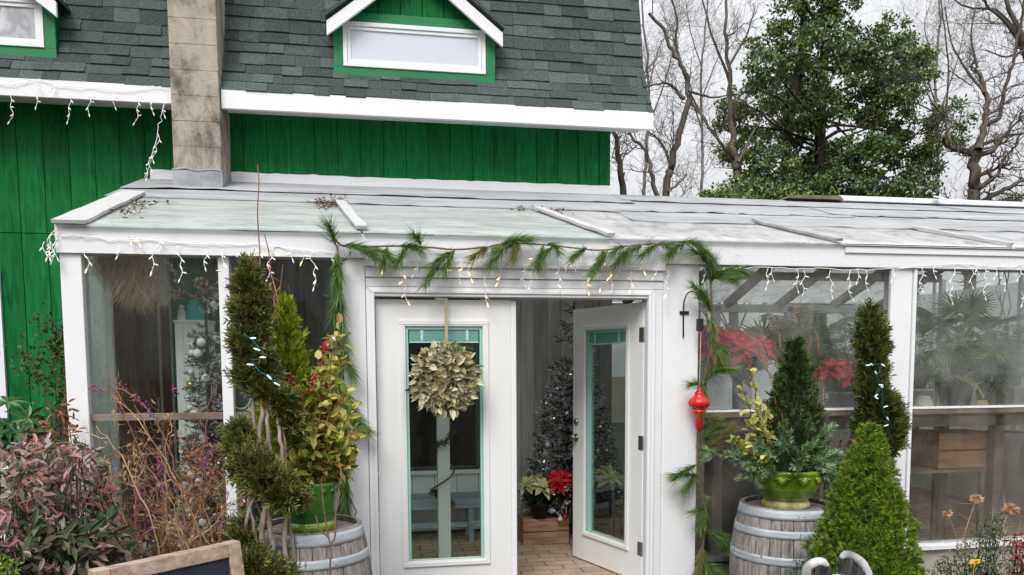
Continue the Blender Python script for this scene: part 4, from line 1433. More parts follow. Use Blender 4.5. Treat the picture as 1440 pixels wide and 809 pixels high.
# ------------------------------------------------------------------ left pot and its planting
def tall_pot():
    x, y, z = BL[0]-.0, BL[1]+.0, BL[2]-.03
    t = thing('pot_planter', 'deep green glazed urn planter with leaf band on left barrel', 'planter', (x, y, z))
    prof = [(.001, 0), (.13, 0), (.142, .006), (.146, .03), (.14, .045), (.132, .052), (.138, .06), (.152, .12), (.165, .19), (.172, .235), (.176, .25), (.172, .262), (.16, .262), (.15, .24), (.14, .18)]
    mb = MB()
    prof = [(r*.94, q) for r, q in prof]
    lathe(mb, prof[5:], (x, y, z), 64)
    for k in range(18):
        a = k*2*math.pi/18
        for j in (-1, 0, 1):
            p0 = np.array([x+.162*math.cos(a), y+.162*math.sin(a), z+.232])
            q = a+j*.09
            p1 = np.array([x+.160*math.cos(q), y+.160*math.sin(q), z+.20+abs(j)*.008])
            tube(mb, [p0, p1], .006, .004, 6)
    mb.build('urn', MT['glaze_dark'], t, True)
    mb = MB()
    lathe(mb, prof[:6], (x, y, z), 64)
    mb.build('foot', MT['glaze'], t, True)
    mb = MB()
    lathe(mb, [(.15, .225), (.001, .23)], (x, y, z), 32)
    mb.build('soil', MT['soil'], t)
    return x, y, z+.22
lx, ly, lz = tall_pot()
cone_conifer('golden_arborvitae', 'bright golden green columnar arborvitae in the deep green urn', 'conifer', (lx-.09, ly+.02, lz), tuple(at(401, 430, ly+.02)), .15, LF['gold'], 1300, .10, .011, 2, .2, up=1.4, spread=.6)
T = [at(px, py, ly-.05+.08*rng.normal()) for px, py in ((478, 455), (462, 470), (488, 470), (455, 500), (470, 520), (440, 520), (445, 545), (415, 535), (405, 560), (425, 560), (450, 570), (480, 560), (430, 590), (410, 600), (455, 600), (480, 600), (440, 625), (470, 630), (490, 640), (425, 640), (455, 655), (485, 665), (408, 620), (440, 660))]
leafy('variegated_shrub', 'yellow variegated shrub with red berries filling the deep green urn', 'plant', (lx, ly-.03, lz), T+[at(px, py, ly-.16+.06*rng.normal()) for px, py in ((470, 560), (490, 590), (500, 620), (460, 580), (440, 600), (420, 570), (400, 590), (478, 610), (495, 650), (450, 640), (430, 660), (412, 650), (470, 480), (484, 500), (465, 540), (448, 505), (404, 545), (396, 620), (412, 635), (398, 650), (488, 545), (502, 600), (498, 570), (505, 635))], LF['varieg'], 26, .066, .036, along_lo=.3)
T = [at(px, py, ly-.12+.05*rng.normal()) for px, py in ((455, 490), (440, 525), (460, 535), (412, 530), (420, 555), (405, 545), (485, 650), (470, 645))]
t = thing('berry_sprigs', 'sprigs of orange red berries among the yellow variegated leaves', 'berries', (lx, ly-.05, lz))
ms = MB()
for tp in T:
    P = stemmed(ms, (lx, ly-.05, lz), tp, .003, 8, .05)
    X, _ = along(P, 16, .86, 1.0)
    ml = MB()
    for x_ in X:
        ball(ml, x_+rng.normal(size=3)*.010, .0078, 6, 4)
    ml.build('berry_cluster', LF['berry_red'], t, True)
ms.build('stem', STEM, t)
willow('copper curly willow stems arching high out of the deep green urn', (lx, ly, lz), [
    pxp([(385, 520), (388, 480), (378, 440), (368, 400), (365, 350), (362, 300), (364, 258), (362, 232)], ly+.02),
    pxp([(392, 500), (395, 450), (388, 410), (380, 380), (378, 355), (372, 330)], ly+.02),
    pxp([(380, 540), (374, 500), (392, 460), (385, 420), (395, 400), (380, 390), (362, 402)], ly+.02),
    pxp([(400, 520), (398, 460), (408, 420), (405, 400)], ly+.02),
    pxp([(420, 560), (384, 500), (396, 470), (384, 450), (392, 420), (398, 372)], ly+.04),
    pxp([(470, 620), (460, 590), (478, 560), (466, 540), (478, 520), (470, 500)], ly-.1),
    pxp([(480, 630), (470, 600), (452, 580), (440, 572)], ly-.1),
    pxp([(388, 500), (360, 420), (352, 380), (358, 350)], ly+.02)], .006)
T = [at(px, py, ly-.02+.05*rng.normal()) for px, py in ((488, 615), (498, 625), (494, 640), (500, 655), (484, 640), (478, 620), (490, 600))]
leafy('fern_plant', 'fine feathery olive foliage at the right of the deep green urn', 'plant', (lx+.08, ly-.02, lz), T, LF['juniper'], 60, .032, .006, wide=False, spread=.7)
c = at(463, 490, ly-.04)
t = thing('red_bauble', 'dark red ball bauble with pale cap among leaves above the urn', 'ornament', tuple(c))
mb = MB()
ball(mb, c, .042, 18, 12, (1, 1, 1.05))
mb.build('ball', MT['red_ball'], t, True)
mb = MB()
tube(mb, [c+[.02, 0, .035], c+[.027, 0, .055]], .013, .012, 10)
tube(mb, smooth_path([c+[.027, 0, .055], c+[.04, 0, .07], c+[.03, -.01, .075], c+[.027, 0, .055]]), .003, .003, 5)
mb.build('cap', MT['wire'], t, True)
# slim bare sucker stems in front of the left barrel
def bare_stems(label, base, paths, r, mat=BARK_D, name='bare_sapling', cat='sapling'):
    t = thing(name, label, cat, base)
    for pth in paths:
        mb = MB()
        tube(mb, smooth_path([np.array(p) for p in pth], 4), r, r*.5, 6, False)
        mb.build('stem', mat, t, True)
    return t
yy = ly-.40
bare_stems('thin forked bare stems climbing in front of the left barrel', tuple(at(465, 812, yy)*np.array([1, 1, 0])+np.array([0, 0, GZ])), [
    [at(464, 1010, yy), at(464, 809, yy), at(466, 780, yy), at(462, 755, yy), at(456, 720, yy), at(453, 690, yy), at(452, 672, yy)],
    [at(462, 755, yy), at(450, 745, yy), at(444, 725, yy)],
    [at(464, 765, yy), at(471, 755, yy), at(472, 720, yy), at(476, 690, yy), at(480, 668, yy), at(474, 640, yy+.05)],
    ], .0055, STEM)

# ------------------------------------------------------------------ spiral topiaries
def spiral(label, Y, items, stems, mat, L, W, dens, depth=.7, base=None, shrink=1., sx=0):
    t = thing('spiral_topiary', label, 'topiary', base)
    ms = MB()
    for pth, ra, rb in stems:
        P = smooth_path([at(px+sx, py, Y+dy) for px, py, dy in pth], 5)
        P = P+rng.normal(size=P.shape)*ra*.18
        tube(ms, P, ra, rb, 7, False)
    ms.build('trunk', BARK_T, t, True)
    ml = MB()
    for it in items:
        px, py, rx, rz_, dy = it
        px += sx
        k = scale_at(px, py, Y+dy)
        c = at(px, py, Y+dy)
        rx, rz_ = rx*shrink, rz_*(.5+.5*shrink)
        r3 = np.array([rx*k, min(rx*k*depth, .16), rz_*k])
        n = int(dens*rx*rz_*1.15)
        P, d = cloud(c, r3*.92, n, .55)
        sprays(ml, P, d*np.array([1, 1, .6])+np.array([0, 0, .75])+rng.normal(size=(n, 3))*.35, L*(.6+.7*rng.random(n)), W, 7, .75)
    ml.build('foliage', mat, t)
    return t
TY = -1.32
items = [(343, 388, 8, 14, 0), (342, 405, 13, 16, 0), (350, 424, 14, 18, 0), (341, 444, 19, 20, 0), (352, 464, 18, 20, 0), (342, 486, 22, 22, 0), (352, 508, 22, 22, 0), (345, 530, 20, 18, 0), (364, 535, 18, 20, 0), (370, 552, 18, 14, -.02), (388, 566, 16, 15, -.02), (402, 590, 10, 16, .02), (408, 615, 8, 16, .05),
         (326, 612, 10, 16, 0), (332, 632, 17, 20, -.03), (346, 655, 24, 20, -.08), (364, 676, 26, 22, -.10), (386, 694, 26, 22, -.1), (404, 708, 18, 14, -.05), (330, 664, 12, 16, 0),
         (334, 772, 16, 20, -.03), (348, 798, 26, 20, -.08), (378, 815, 26, 18, -.1), (355, 835, 34, 26, -.05), (350, 880, 40, 36, 0), (365, 940, 42, 44, 0), (330, 748, 8, 14, .0)]
tb_ = at(365, 960, TY)
stems = [([(362, 980, 0), (352, 860, .02), (358, 780, .02), (345, 720, .03), (348, 660, .02), (350, 580, .0), (345, 480, 0)], .018, .008),
         ([(368, 980, .02), (372, 860, 0), (362, 760, -.02), (366, 700, -.03), (358, 620, -.03), (362, 560, -.02), (350, 500, 0)], .02, .009),
         ([(374, 980, 0), (388, 860, 0), (378, 780, -.03), (372, 730, -.03), (375, 660, 0), (370, 600, -.05), (365, 560, 0)], .016, .008),
         ([(370, 980, -.02), (402, 850, 0), (392, 760, 0), (398, 700, 0), (388, 630, -.05), (384, 585, 0), (376, 560, 0)], .014, .007),
         ([(380, 980, 0), (408, 840, 0), (405, 760, .02), (400, 740, .02), (395, 650, -.02), (390, 600, 0)], .011, .006),
         ([(360, 980, .03), (345, 830, 0), (340, 740, -.04), (350, 700, -.05)], .014, .007),
         ([(360, 800, 0), (350, 740, -.06), (345, 715, -.08)], .010, .005)]
spiral('shaggy spiral topiary with bare tan trunks, left of the deep green urn', TY, items, stems, LF['rust'], .080, .0098, .95, .75, (float(tb_[0]), TY, GZ), .66, 7)
RY = -.30
items = [(1224, 447, 10, 14, 0), (1225, 468, 18, 20, 0), (1226, 495, 22, 24, 0), (1228, 525, 20, 22, 0), (1226, 552, 22, 20, -.03), (1238, 575, 30, 22, -.04), (1248, 600, 28, 22, -.02), (1240, 622, 30, 24, 0), (1222, 600, 24, 26, 0), (1225, 660, 30, 30, 0), (1240, 720, 34, 40, 0), (1235, 800, 40, 50, 0)]
rb_ = at(1232, 860, RY)
stems = [([(1232, 890, 0), (1232, 760, 0), (1228, 640, .02), (1230, 560, 0), (1226, 480, 0)], .02, .008),
         ([(1240, 880, 0), (1245, 700, 0), (1240, 600, 0), (1232, 540, 0)], .014, .006)]
spiral('narrow spiral topiary with white light string, in front of the right post', RY, items, stems, LF['arbor'], .085, .0100, .8, .8, (float(rb_[0]), RY, GZ), .76)

# ------------------------------------------------------------------ dwarf spruce
def spruce():
    Y = -1.32
    apx = at(1222, 590, Y)
    base = np.array([apx[0], Y, GZ])
    t = thing('dwarf_spruce', 'dense bright green cone shaped dwarf spruce in front of right barrel', 'conifer', tuple(base))
    mb = MB()
    tube(mb, [base, apx], .03, .004, 7)
    mb.build('trunk', BARK_D, t)
    H = apx[2]-GZ
    n = 5600
    u = 1-np.sqrt(rng.random(n))*.985
    a = rng.random(n)*2*math.pi
    prof = np.interp(u, [0, .06, .2, .35, .5, .65, .78, .88, .95, 1], [.29, .335, .350, .310, .252, .188, .130, .082, .046, .010])
    lump = 1+.08*np.sin(a*7+u*31)+.07*np.sin(a*12-u*47)+.06*np.sin(a*4+u*60)
    rr = prof*lump*(.80+.20*rng.random(n)**.6)
    P = base+np.stack([np.cos(a)*rr, np.sin(a)*rr, u*H], 1)
    out = np.stack([np.cos(a), np.sin(a), np.full(n, .55)], 1)
    m1, m2 = MB(), MB()
    k = 20
    tip = rng.random(n) < .20
    for sel, m_, ln in ((~tip, m1, .022), (tip, m2, .020)):
        ax = unit(out[sel]+rng.normal(size=(sel.sum(), 3))*.35)
        Q, O = np.repeat(P[sel], k, 0), np.repeat(ax, k, 0)
        Q = Q+O*(rng.random(len(Q))*.026)[:, None]
        needles(m_, Q, O*.8+rv(len(Q))*.7, ln*(.7+.5*rng.random(len(Q))), .0050)
    # inner dark mass of older needles
    n2 = 5000
    u = 1-np.sqrt(rng.random(n2))*.97
    a = rng.random(n2)*2*math.pi
    rr = np.interp(u, [0, .06, .2, .35, .5, .65, .78, .88, .95, 1], [.29, .335, .350, .310, .252, .188, .130, .082, .046, .010])*(.50+.22*rng.random(n2))
    Q = np.repeat(base+np.stack([np.cos(a)*rr, np.sin(a)*rr, u*H], 1), 8, 0)
    needles(m1, Q, rv(len(Q)), .035, .006)
    m1.build('foliage', LF['spruce'], t)
    m2.build('shoot_tips', LF['spruce_tip'], t)
spruce()

# ------------------------------------------------------------------ wreath, garlands, ornament
def wreath():
    c = at(625, 533, -.10)
    t = thing('leaf_wreath', 'round wreath of dried cream leaves hung on the closed door', 'wreath', tuple(c))
    mb = MB()
    ml = MB()
    r = .235
    ang = np.linspace(0, 2*math.pi, 40)
    tube(mb, np.stack([c[0]+.12*np.cos(ang), np.full(40, c[1]+.03), c[2]+.12*np.sin(ang)], 1), .02, .02, 6)
    mb.build('ring', STEM, t)
    n = 620
    a = rng.random(n)*2*math.pi
    q = np.sqrt(rng.random(n))*.20
    dome = np.sqrt(np.clip(1-(q/.235)**2, 0, 1))
    P = c+np.stack([np.cos(a)*q, -.085*dome+.07*rng.random(n), np.sin(a)*q*1.05], 1)
    D = np.stack([np.cos(a)*(.3+q*2.0), np.full(n, -.6)*dome, np.sin(a)*(.3+q*2.0)], 1)+rng.normal(size=(n, 3))*.7
    D[:, 2] -= .3
    leaves(ml, P, D, np.array([0, -1, .3])+rng.normal(size=(n, 3))*.45, .066*(.6+.7*rng.random(n)), .040*(.7+.6*rng.random(n)), .16, .35, True)
    ml.build('leaves', LF['magnolia'], t)
    mb = MB()
    p = at(627, 418, -.015)
    x = p[0]
    loft(mb, [[(x-.010, y, z), (x+.010, y, z), (x+.010, y+.002, z), (x-.010, y+.002, z)] for y, z in ((.03, 2.034), (-.002, 2.034), (-.010, 2.02), (-.016, 1.90), (-.03, c[2]+.16))])
    mb.build('ribbon', MT['ribbon'], t)
    ml = MB()
    n = 60
    P = c+np.stack([rng.normal(size=n)*.05+.03, -.06+.02*rng.normal(size=n), .20+.02*rng.normal(size=n)], 1)
    needles(ml, np.repeat(P, 5, 0), rv(n*5)+np.array([0, -.4, .6]), .04, .003)
    ml.build('pine_sprig', LF['pine'], t)
wreath()

def garland(label, main, tufts, Y=-.06, per=70, L=.13, group='pine garlands around the doorway', mat='pine', old=()):
    """main: pixel path of the rope; tufts: (path start, path end) of every side branch"""
    pts = smooth_path([at(px, py, Y) for px, py in main], 5)
    t = thing('pine_garland', label, 'garland', tuple(at(*main[0], Y)), group)
    mb = MB()
    tube(mb, pts, .007, .005, 6)
    mn, mo = MB(), MB()
    for i, (a, b) in enumerate(tufts):
        k = scale_at(*a, Y)
        P0, P1 = at(*a, Y), at(*b, Y-.05-.03*rng.random())
        P = smooth_path([P0, (P0*.45+P1*.55)+np.array([0, -.015, .012]), P1], 5)
        tube(mb, P, .0045, .002, 5, False)
        n = per
        Ln = np.linalg.norm(P1-P0)
        n = int(per*(.5+Ln/.15))
        X, T_ = along(P, n, .08, .98)
        m_ = mo if i in old else mn
        for q in range(2):
            D = T_*1.0+rv(n)*.62+np.array([0, 0, -.2])
            needles(m_, X+rng.normal(size=X.shape)*.003, D, L*(.6+.5*rng.random(n)), .0038)
    n = int(55*np.linalg.norm(pts[-1]-pts[0]))
    X, T_ = along(pts, n)
    needles(mn, X, T_*.8+rv(n)*.7, L*.6*(.6+.5*rng.random(n)), .0038)
    X, T_ = along(pts, 7)
    for x_, t_ in zip(X, T_):
        d_ = unit(t_*rng.choice([-1, 1])*.6+np.array([.4*rng.normal(), -.5, -.5*rng.random()]))
        q = np.stack([x_+d_*u*.07 for u in np.linspace(0, 1, 24)])
        needles(mn, q, d_+rv(24)*.6, L*.7*(.6+.5*rng.random(24)), .004)
    mb.build('rope', STEM, t, True)
    mn.build('needles', LF[mat], t)
    if mo.n:
        mo.build('yellowed_needles', LF['pine_old'], t)
    return t
garland('pine garland rope draped along the beam over the doorway', [(468, 330), (480, 345), (510, 347), (560, 346), (605, 348), (640, 351), (680, 348), (720, 342), (760, 344), (800, 348), (845, 352), (885, 346), (930, 342), (965, 341), (985, 350)],
        [((472, 345), (462, 318)), ((480, 345), (520, 352)), ((500, 347), (528, 362)), ((520, 347), (555, 366)), ((545, 347), (540, 370)), ((560, 346), (592, 350)), ((575, 345), (562, 366)), ((592, 345), (583, 332)), ((640, 352), (612, 372)), ((625, 362), (598, 398)), ((640, 352), (625, 380)), ((690, 347), (665, 362)), ((715, 342), (690, 372)), ((728, 342), (700, 352)), ((730, 340), (722, 362)), ((705, 342), (745, 336)), ((778, 347), (755, 370)), ((765, 343), (758, 372)), ((770, 342), (784, 352)), ((825, 349), (805, 364)), ((855, 352), (832, 385)), ((850, 352), (842, 370)), ((888, 346), (865, 372)), ((880, 346), (862, 355)), ((905, 344), (880, 360)), ((930, 342), (905, 358)), ((925, 342), (945, 352)), ((965, 341), (940, 358)), ((955, 340), (985, 345)), ((980, 345), (1002, 372))], old=(11, 14))
garland('pine garland hanging down left of the doorway beside window', [(474, 345), (476, 380), (474, 430), (478, 480), (480, 530), (484, 580), (486, 620), (488, 700)],
        [((475, 350), (472, 400)), ((476, 365), (478, 420)), ((475, 390), (470, 445)), ((476, 410), (482, 460)), ((474, 440), (486, 490)), ((478, 460), (492, 520)), ((476, 470), (470, 520)), ((479, 500), (474, 560)), ((480, 500), (496, 525)), ((480, 530), (478, 590)), ((482, 545), (500, 580)), ((484, 565), (512, 600)), ((484, 560), (494, 600)), ((484, 590), (516, 606)), ((486, 600), (490, 650)), ((488, 640), (485, 700)), ((488, 670), (490, 730))], per=60, L=.14, old=())
garland('pine garland hanging down right of the doorway past red ornament', [(985, 350), (996, 375), (1000, 410), (1001, 450), (998, 490), (992, 530), (988, 570), (984, 610), (981, 650), (985, 690), (993, 720), (990, 760), (985, 812)],
        [((985, 350), (1003, 372)), ((998, 385), (1048, 380)), ((1000, 392), (1035, 395)), ((994, 372), (975, 352)), ((1000, 400), (1003, 365)), ((1000, 430), (975, 402)), ((1000, 440), (985, 415)), ((1001, 445), (1003, 475)), ((1000, 480), (1020, 495)), ((999, 475), (1012, 505)), ((992, 525), (1030, 520)), ((990, 540), (1015, 510)), ((990, 545), (972, 540)), ((990, 540), (985, 580)), ((986, 605), (1005, 590)), ((984, 620), (1010, 600)), ((984, 640), (1000, 625)), ((982, 650), (1030, 600)), ((982, 652), (950, 672)), ((983, 665), (962, 690)), ((984, 670), (946, 668)), ((992, 715), (975, 720)), ((992, 712), (985, 742)), ((992, 745), (1028, 760)), ((990, 745), (1026, 772)), ((988, 765), (980, 805)), ((988, 770), (995, 812)), ((986, 790), (1015, 806))], per=60, L=.125, old=(16, 17, 14, 25))

c = at(983, 573, -.11)
t = thing('red_ornament', 'shiny red lantern shaped finial ornament on a string beside the door', 'ornament', tuple(c))
mb = MB()
k = scale_at(983, 573, -.11)
prof = [(.5, 32), (2.2, 29), (3.2, 25), (5.5, 22), (7.5, 20.5), (6.5, 18), (10, 14), (14.5, 10), (15.6, 6), (14.2, 2), (9.5, -2), (8.2, -3.5), (11, -4.5), (9.8, -7), (7.6, -10), (5.8, -20), (4.6, -30), (2.8, -33), (.5, -34)]
lathe(mb, [(r*k*.95, z*k) for r, z in prof], tuple(c), 48, lambda a, i: 1+(.05*np.cos(a*14) if 6 <= i <= 10 else 0))
mb.build('finial', MT['red_gloss'], t, True)
mb = MB()
top = at(986, 452, -.11)
tube(mb, [c+[0, 0, 31*k], c+[0, 0, 34*k]], .006, .006, 8)
tube(mb, [c+[0, 0, 33*k], (c+top)/2, top], .0013, .0013, 4)
mb.build('string', MT['wire'], t)
t = thing('plant_hook', 'black iron plant hook screwed to the right door post', 'hook', tuple(at(961, 440, -.004)))
mb = MB()
p = at(962, 440, -.006)
box(mb, p[0]-.032, p[0]+.034, -.012, -.0025, p[2]-.011, p[2]+.011)
for dx in (-.022, .024):
    ball(mb, (p[0]+dx, -.013, p[2]), .005, 8, 5)
mb.build('plate', MT['black'], t)
mb = MB()
q = [at(961, 474, -.016), at(961, 440, -.018), at(962, 425, -.03), at(966, 414, -.07), at(973, 410, -.13), at(980, 414, -.17), at(983, 424, -.18)]
tube(mb, smooth_path(q, 5), .0055, .0035, 7)
mb.build('hook_arm', MT['black'], t, True)
mb = MB()
p = at(984, 455, -.11)
tube(mb, [p+[0, 0, .012], at(983, 424, -.18)], .0015, .0015, 4)
box(mb, p[0]-.018, p[0]+.020, p[1]-.02, p[1]+.02, p[2]-.052, p[2]+.032)
t2 = tag(mb.build('feeder_clip', MT['black'], None, bevel=.004), 'small black box hanging from the iron hook above red ornament', 'box')

# ------------------------------------------------------------------ light strings
def mesh_bulb(name, mat):
    mb = MB()
    lathe(mb, [(.0028, 0), (.0036, .003), (.0036, .010), (.0046, .012), (.0045, .020), (.0026, .028), (.0004, .031)], (0, 0, 0), 8)
    o = mb.build(name, mat, None, True)
    me = o.data
    bpy.data.objects.remove(o)
    return me
BULB = {k: mesh_bulb('bulb', MT[m]) for k, m in (('off', 'bulb'), ('lit', 'bulb_lit'), ('cool', 'bulb_cool'))}
def put_bulb(me, p, d, parent, loc):
    o = bpy.data.objects.new('bulb', me)
    COL.objects.link(o)
    o.parent = parent
    o.location = tuple(np.array(p)-np.array(loc))
    o.rotation_euler = Vector(d).to_track_quat('Z', 'Y').to_euler()
def icicles(label, path, drops, Y=-.03, lit=.0, mat='wire', r=.0027, cool=False, name='icicle_lights', group=None, Yd=None):
    """path: pixel run of the lead wire; drops: (px, py start, length px)"""
    loc = at(*path[0], Y)
    t = thing(name, label, 'string lights', tuple(loc), group)
    mw = MB()
    if len(path) > 1:
        P = smooth_path([at(px, py, Y) for px, py in path], 5)
        P = P+rng.normal(size=P.shape)*.004
        tube(mw, P, r, r, 5)
    nb = 0
    if cool:
        for j, q in enumerate(P[2::max(1, len(P)//len(drops))]):
            put_bulb(BULB['cool'], q+np.array([0, -.003, 0]), (.9*(-1)**j, -.4, .5*rng.normal()), t, loc)
        drops = []
    for (px, py, ln) in drops:
        k = scale_at(px, py, Y)
        p = at(px, py, Y-.008)
        n = max(2, int(ln/11)+1)
        pts = [p]
        side = rng.choice([-1, 1])
        for i in range(n):
            step = ln*k/n
            pts.append(pts[-1]+np.array([side*step*(.18+.5*rng.random())*(1 if i % 2 else -.6), -.006*rng.random(), -step]))
        P = smooth_path(pts, 4)
        tube(mw, P, r*.95, r*.8, 5)
        for i, q in enumerate(pts[1:]):
            if nb > 96:
                break
            side2 = rng.choice([-1, 1])
            d = np.array([side2*.9, -.25, -.8+.5*rng.normal()])
            if i == n-1:
                d = pts[-1]-pts[-2]
            which = 'lit' if rng.random() < lit else ('cool' if cool else 'off')
            put_bulb(BULB[which], q, d, t, loc)
            nb += 1
    mw.build('wire', MT[mat], t, True)
    return t
eY = 1.685
icicles('white icicle lights hanging from the house eave left of chimney', [(-5, 118), (25, 119), (55, 112), (80, 120), (130, 124), (180, 128), (215, 122), (236, 126)],
        [(12, 130, 40), (53, 128, 22), (97, 132, 38), (125, 134, 26), (160, 130, 20), (192, 136, 36), (213, 136, 22), (52, 112, 10), (75, 118, 8)], eY, 0)
icicles('string of white lights trailing from house eave down to the greenhouse roof', [(236, 126), (234, 140), (228, 160), (222, 185), (215, 215), (208, 240), (204, 252)],
        [(230, 148, 14), (222, 188, 18), (218, 205, 14), (212, 222, 16), (206, 236, 14), (215, 214, 12)], eY-.06, 0)
icicles('white icicle lights along the beam above the left window', [(84, 330), (130, 334), (160, 338), (200, 336), (250, 342), (310, 344), (370, 346), (420, 350), (474, 356)],
        [(120, 350, 28), (167, 346, 14), (196, 334, 10), (218, 350, 32), (250, 346, 46), (288, 350, 26), (314, 350, 52), (340, 350, 24), (378, 352, 40), (410, 350, 14), (440, 354, 50), (425, 352, 16), (470, 356, 26), (185, 332, 8), (225, 338, 6), (385, 345, 10), (365, 347, 10)], -.035, .10)
icicles('coiled white lights bunched at the left end of the beam', [(82, 322), (74, 326), (70, 336), (76, 344), (80, 334), (72, 330), (66, 342), (72, 352), (78, 340)],
        [(70, 340, 22), (66, 344, 18), (74, 350, 16), (62, 340, 16), (79, 344, 18)], -.045, 0)
icicles('lit warm white icicle lights along the header above the french doors', [(512, 362), (560, 366), (600, 368), (650, 366), (700, 372), (745, 372), (790, 376), (840, 372), (890, 376), (936, 380)],
        [(540, 366, 14), (568, 368, 56), (584, 368, 18), (625, 372, 26), (648, 370, 26), (682, 390, 36), (660, 374, 18), (698, 362, 12), (735, 372, 28), (750, 356, 16), (788, 374, 36), (770, 370, 14), (808, 366, 12), (828, 382, 28), (842, 388, 18), (858, 382, 26), (888, 382, 26), (862, 376, 10), (850, 364, 12), (905, 370, 12), (922, 378, 12), (938, 378, 46), (700, 384, 14), (745, 384, 20), (796, 366, 10), (870, 372, 14)], -.045, .30)
icicles('white icicle lights under the beam above the two right windows', [(985, 374), (1010, 380), (1060, 376), (1110, 378), (1160, 378), (1210, 380), (1260, 378), (1300, 374), (1360, 372), (1400, 376), (1442, 374)],
        [(990, 376, 26), (1018, 376, 20), (1080, 378, 26), (1086, 376, 16), (1120, 378, 30), (1130, 380, 34), (1168, 380, 36), (1196, 380, 40), (1205, 378, 18), (1218, 380, 26), (1256, 378, 16), (1296, 376, 32), (1315, 374, 14), (1341, 374, 50), (1366, 376, 26), (1384, 372, 46), (1410, 384, 22), (1434, 376, 16), (1436, 410, 18), (1400, 378, 12), (1375, 374, 10)], -.035, .02)
yy = TY-.17
icicles('dark green string of tiny white lights wound round the shaggy spiral topiary', [(345, 470), (360, 485), (372, 500), (355, 508), (366, 524), (388, 535), (402, 550)],
        [(365, 505, 14), (375, 525, 14), (395, 540, 12), (330, 640, 10), (390, 705, 14), (372, 795, 16)], yy, .0, 'cable_green', .0035, True, 'topiary_lights')
yy = RY-.17
icicles('dark green string of white lights wound round the narrow spiral topiary', [(1210, 512), (1225, 515), (1240, 512), (1232, 530), (1238, 548), (1228, 560), (1240, 545), (1242, 580), (1250, 596), (1220, 600)],
        [(1212, 510, 6), (1222, 510, 6), (1236, 512, 10), (1236, 540, 10), (1242, 552, 8), (1216, 546, 8), (1238, 560, 8), (1250, 590, 8), (1246, 620, 8), (1262, 600, 6)], yy, .0, 'cable_green', .0026, True, 'topiary_lights')
# ------------------------------------------------------------------ left border planting
def leaf_shrub(name, label, items, Y, mat, L, W, dens, cat='shrub', jit=.12, squash=.8, stem=BARK_D, wide=True, whorl=0, up=.35, droop=.3):
    c0 = at(items[0][0], items[0][1], Y)
    t = thing(name, label, cat, (c0[0], Y, GZ))
    ms, ml = MB(), MB()
    for c, r in clumps(items, Y, jit, squash):
        for q in range(5):
            e = c+rng.normal(size=3)*r*.45
            P = wig((c0[0]+(c[0]-c0[0])*.5+.08*rng.normal(), c[1]+.1*rng.normal(), GZ), e, 6, .05)
            tube(ms, P, .006, .002, 5, False)
        n = int(dens*(r[0]/.12)**2)
        if whorl:
            m = max(4, n//whorl)
            tc_, td = cloud(c, r, m, .7)
            ax = unit(td*.5+np.array([0, -.5, .9])+rng.normal(size=(m, 3))*.25)
            a = np.tile(np.arange(whorl)*2*math.pi/whorl, m)+np.repeat(rng.random(m)*6, whorl)
            A = np.repeat(ax, whorl, 0)
            u1 = unit(np.cross(A, np.array([.31, .2, .9])))
            u2 = np.cross(A, u1)
            D = u1*np.cos(a)[:, None]+u2*np.sin(a)[:, None]+A*.25
            leaves(ml, np.repeat(tc_, whorl, 0), D, A, L*(.75+.4*rng.random(m*whorl)), W, .10, droop, True)
        else:
            P, d = cloud(c, r, n, .5)
            D = d*.6+rv(n)*.7+np.array([0, 0, up-.35])
            leaves(ml, P, D, np.array([0, -.5, 1.])+rng.normal(size=(n, 3))*.5, L*(.6+.7*rng.random(n)), W*(.7+.5*rng.random(n)), .12, droop, wide)
    ms.build('stem', stem, t)
    ml.build('foliage', mat, t)
    return t
leaf_shrub('nandina_shrub', 'spreading shrub with mauve pink and grey green leaves at bottom left', [(60, 690, 50), (20, 680, 40), (105, 670, 42), (60, 650, 40), (125, 700, 34), (30, 720, 40), (85, 730, 44), (20, 650, 30), (110, 640, 26), (10, 720, 30), (140, 690, 20)], -1.25, LF['nandina'], .056, .020, 112, 'shrub', .14, .8)
leaf_shrub('dark_leaf_shrub', 'dark green low shrub with drooping leaves in the bottom left corner', [(40, 780, 50), (95, 775, 50), (135, 760, 40), (70, 830, 70), (10, 800, 40), (150, 820, 60)], -1.45, LF['nandina_dark'], .072, .026, 120, 'shrub', .12, .85)
leaf_shrub('pink_tip_plant', 'small plant with pink tipped leaves against dark shrub at left edge', [(12, 745, 22), (28, 765, 16), (8, 720, 16)], -1.62, foliage('pink_tinged_leaf', [(.42, .13, .20), (.50, .25, .28), (.14, .15, .10), (.30, .28, .22)], .5, .25), .05, .018, 90, 'plant', .05)
leaf_shrub('lime_shrub', 'lime green clipped shrub tip in the extreme bottom left corner', [(4, 800, 20), (-12, 820, 34), (14, 830, 22)], -1.75, LF['lime'], .022, .010, 420, 'shrub', .03, wide=False)
leaf_shrub('rhododendron_bush', 'rhododendron with large glossy whorled leaves against the green wall', [(22, 588, 30), (52, 600, 24), (4, 610, 30), (38, 625, 26), (15, 650, 30), (60, 640, 24), (30, 690, 50)], .55, LF['rhodo'], .125, .036, 34, 'shrub', .08, .8, whorl=9, droop=.35)
leaf_shrub('withered_shrub', 'withered red brown leaves between rhododendron and white corner post', [(80, 590, 20), (92, 610, 18), (72, 620, 18), (60, 612, 16), (86, 572, 14), (40, 625, 14), (95, 640, 18)], -.25, LF['dead'], .055, .022, 55, 'shrub', .06)
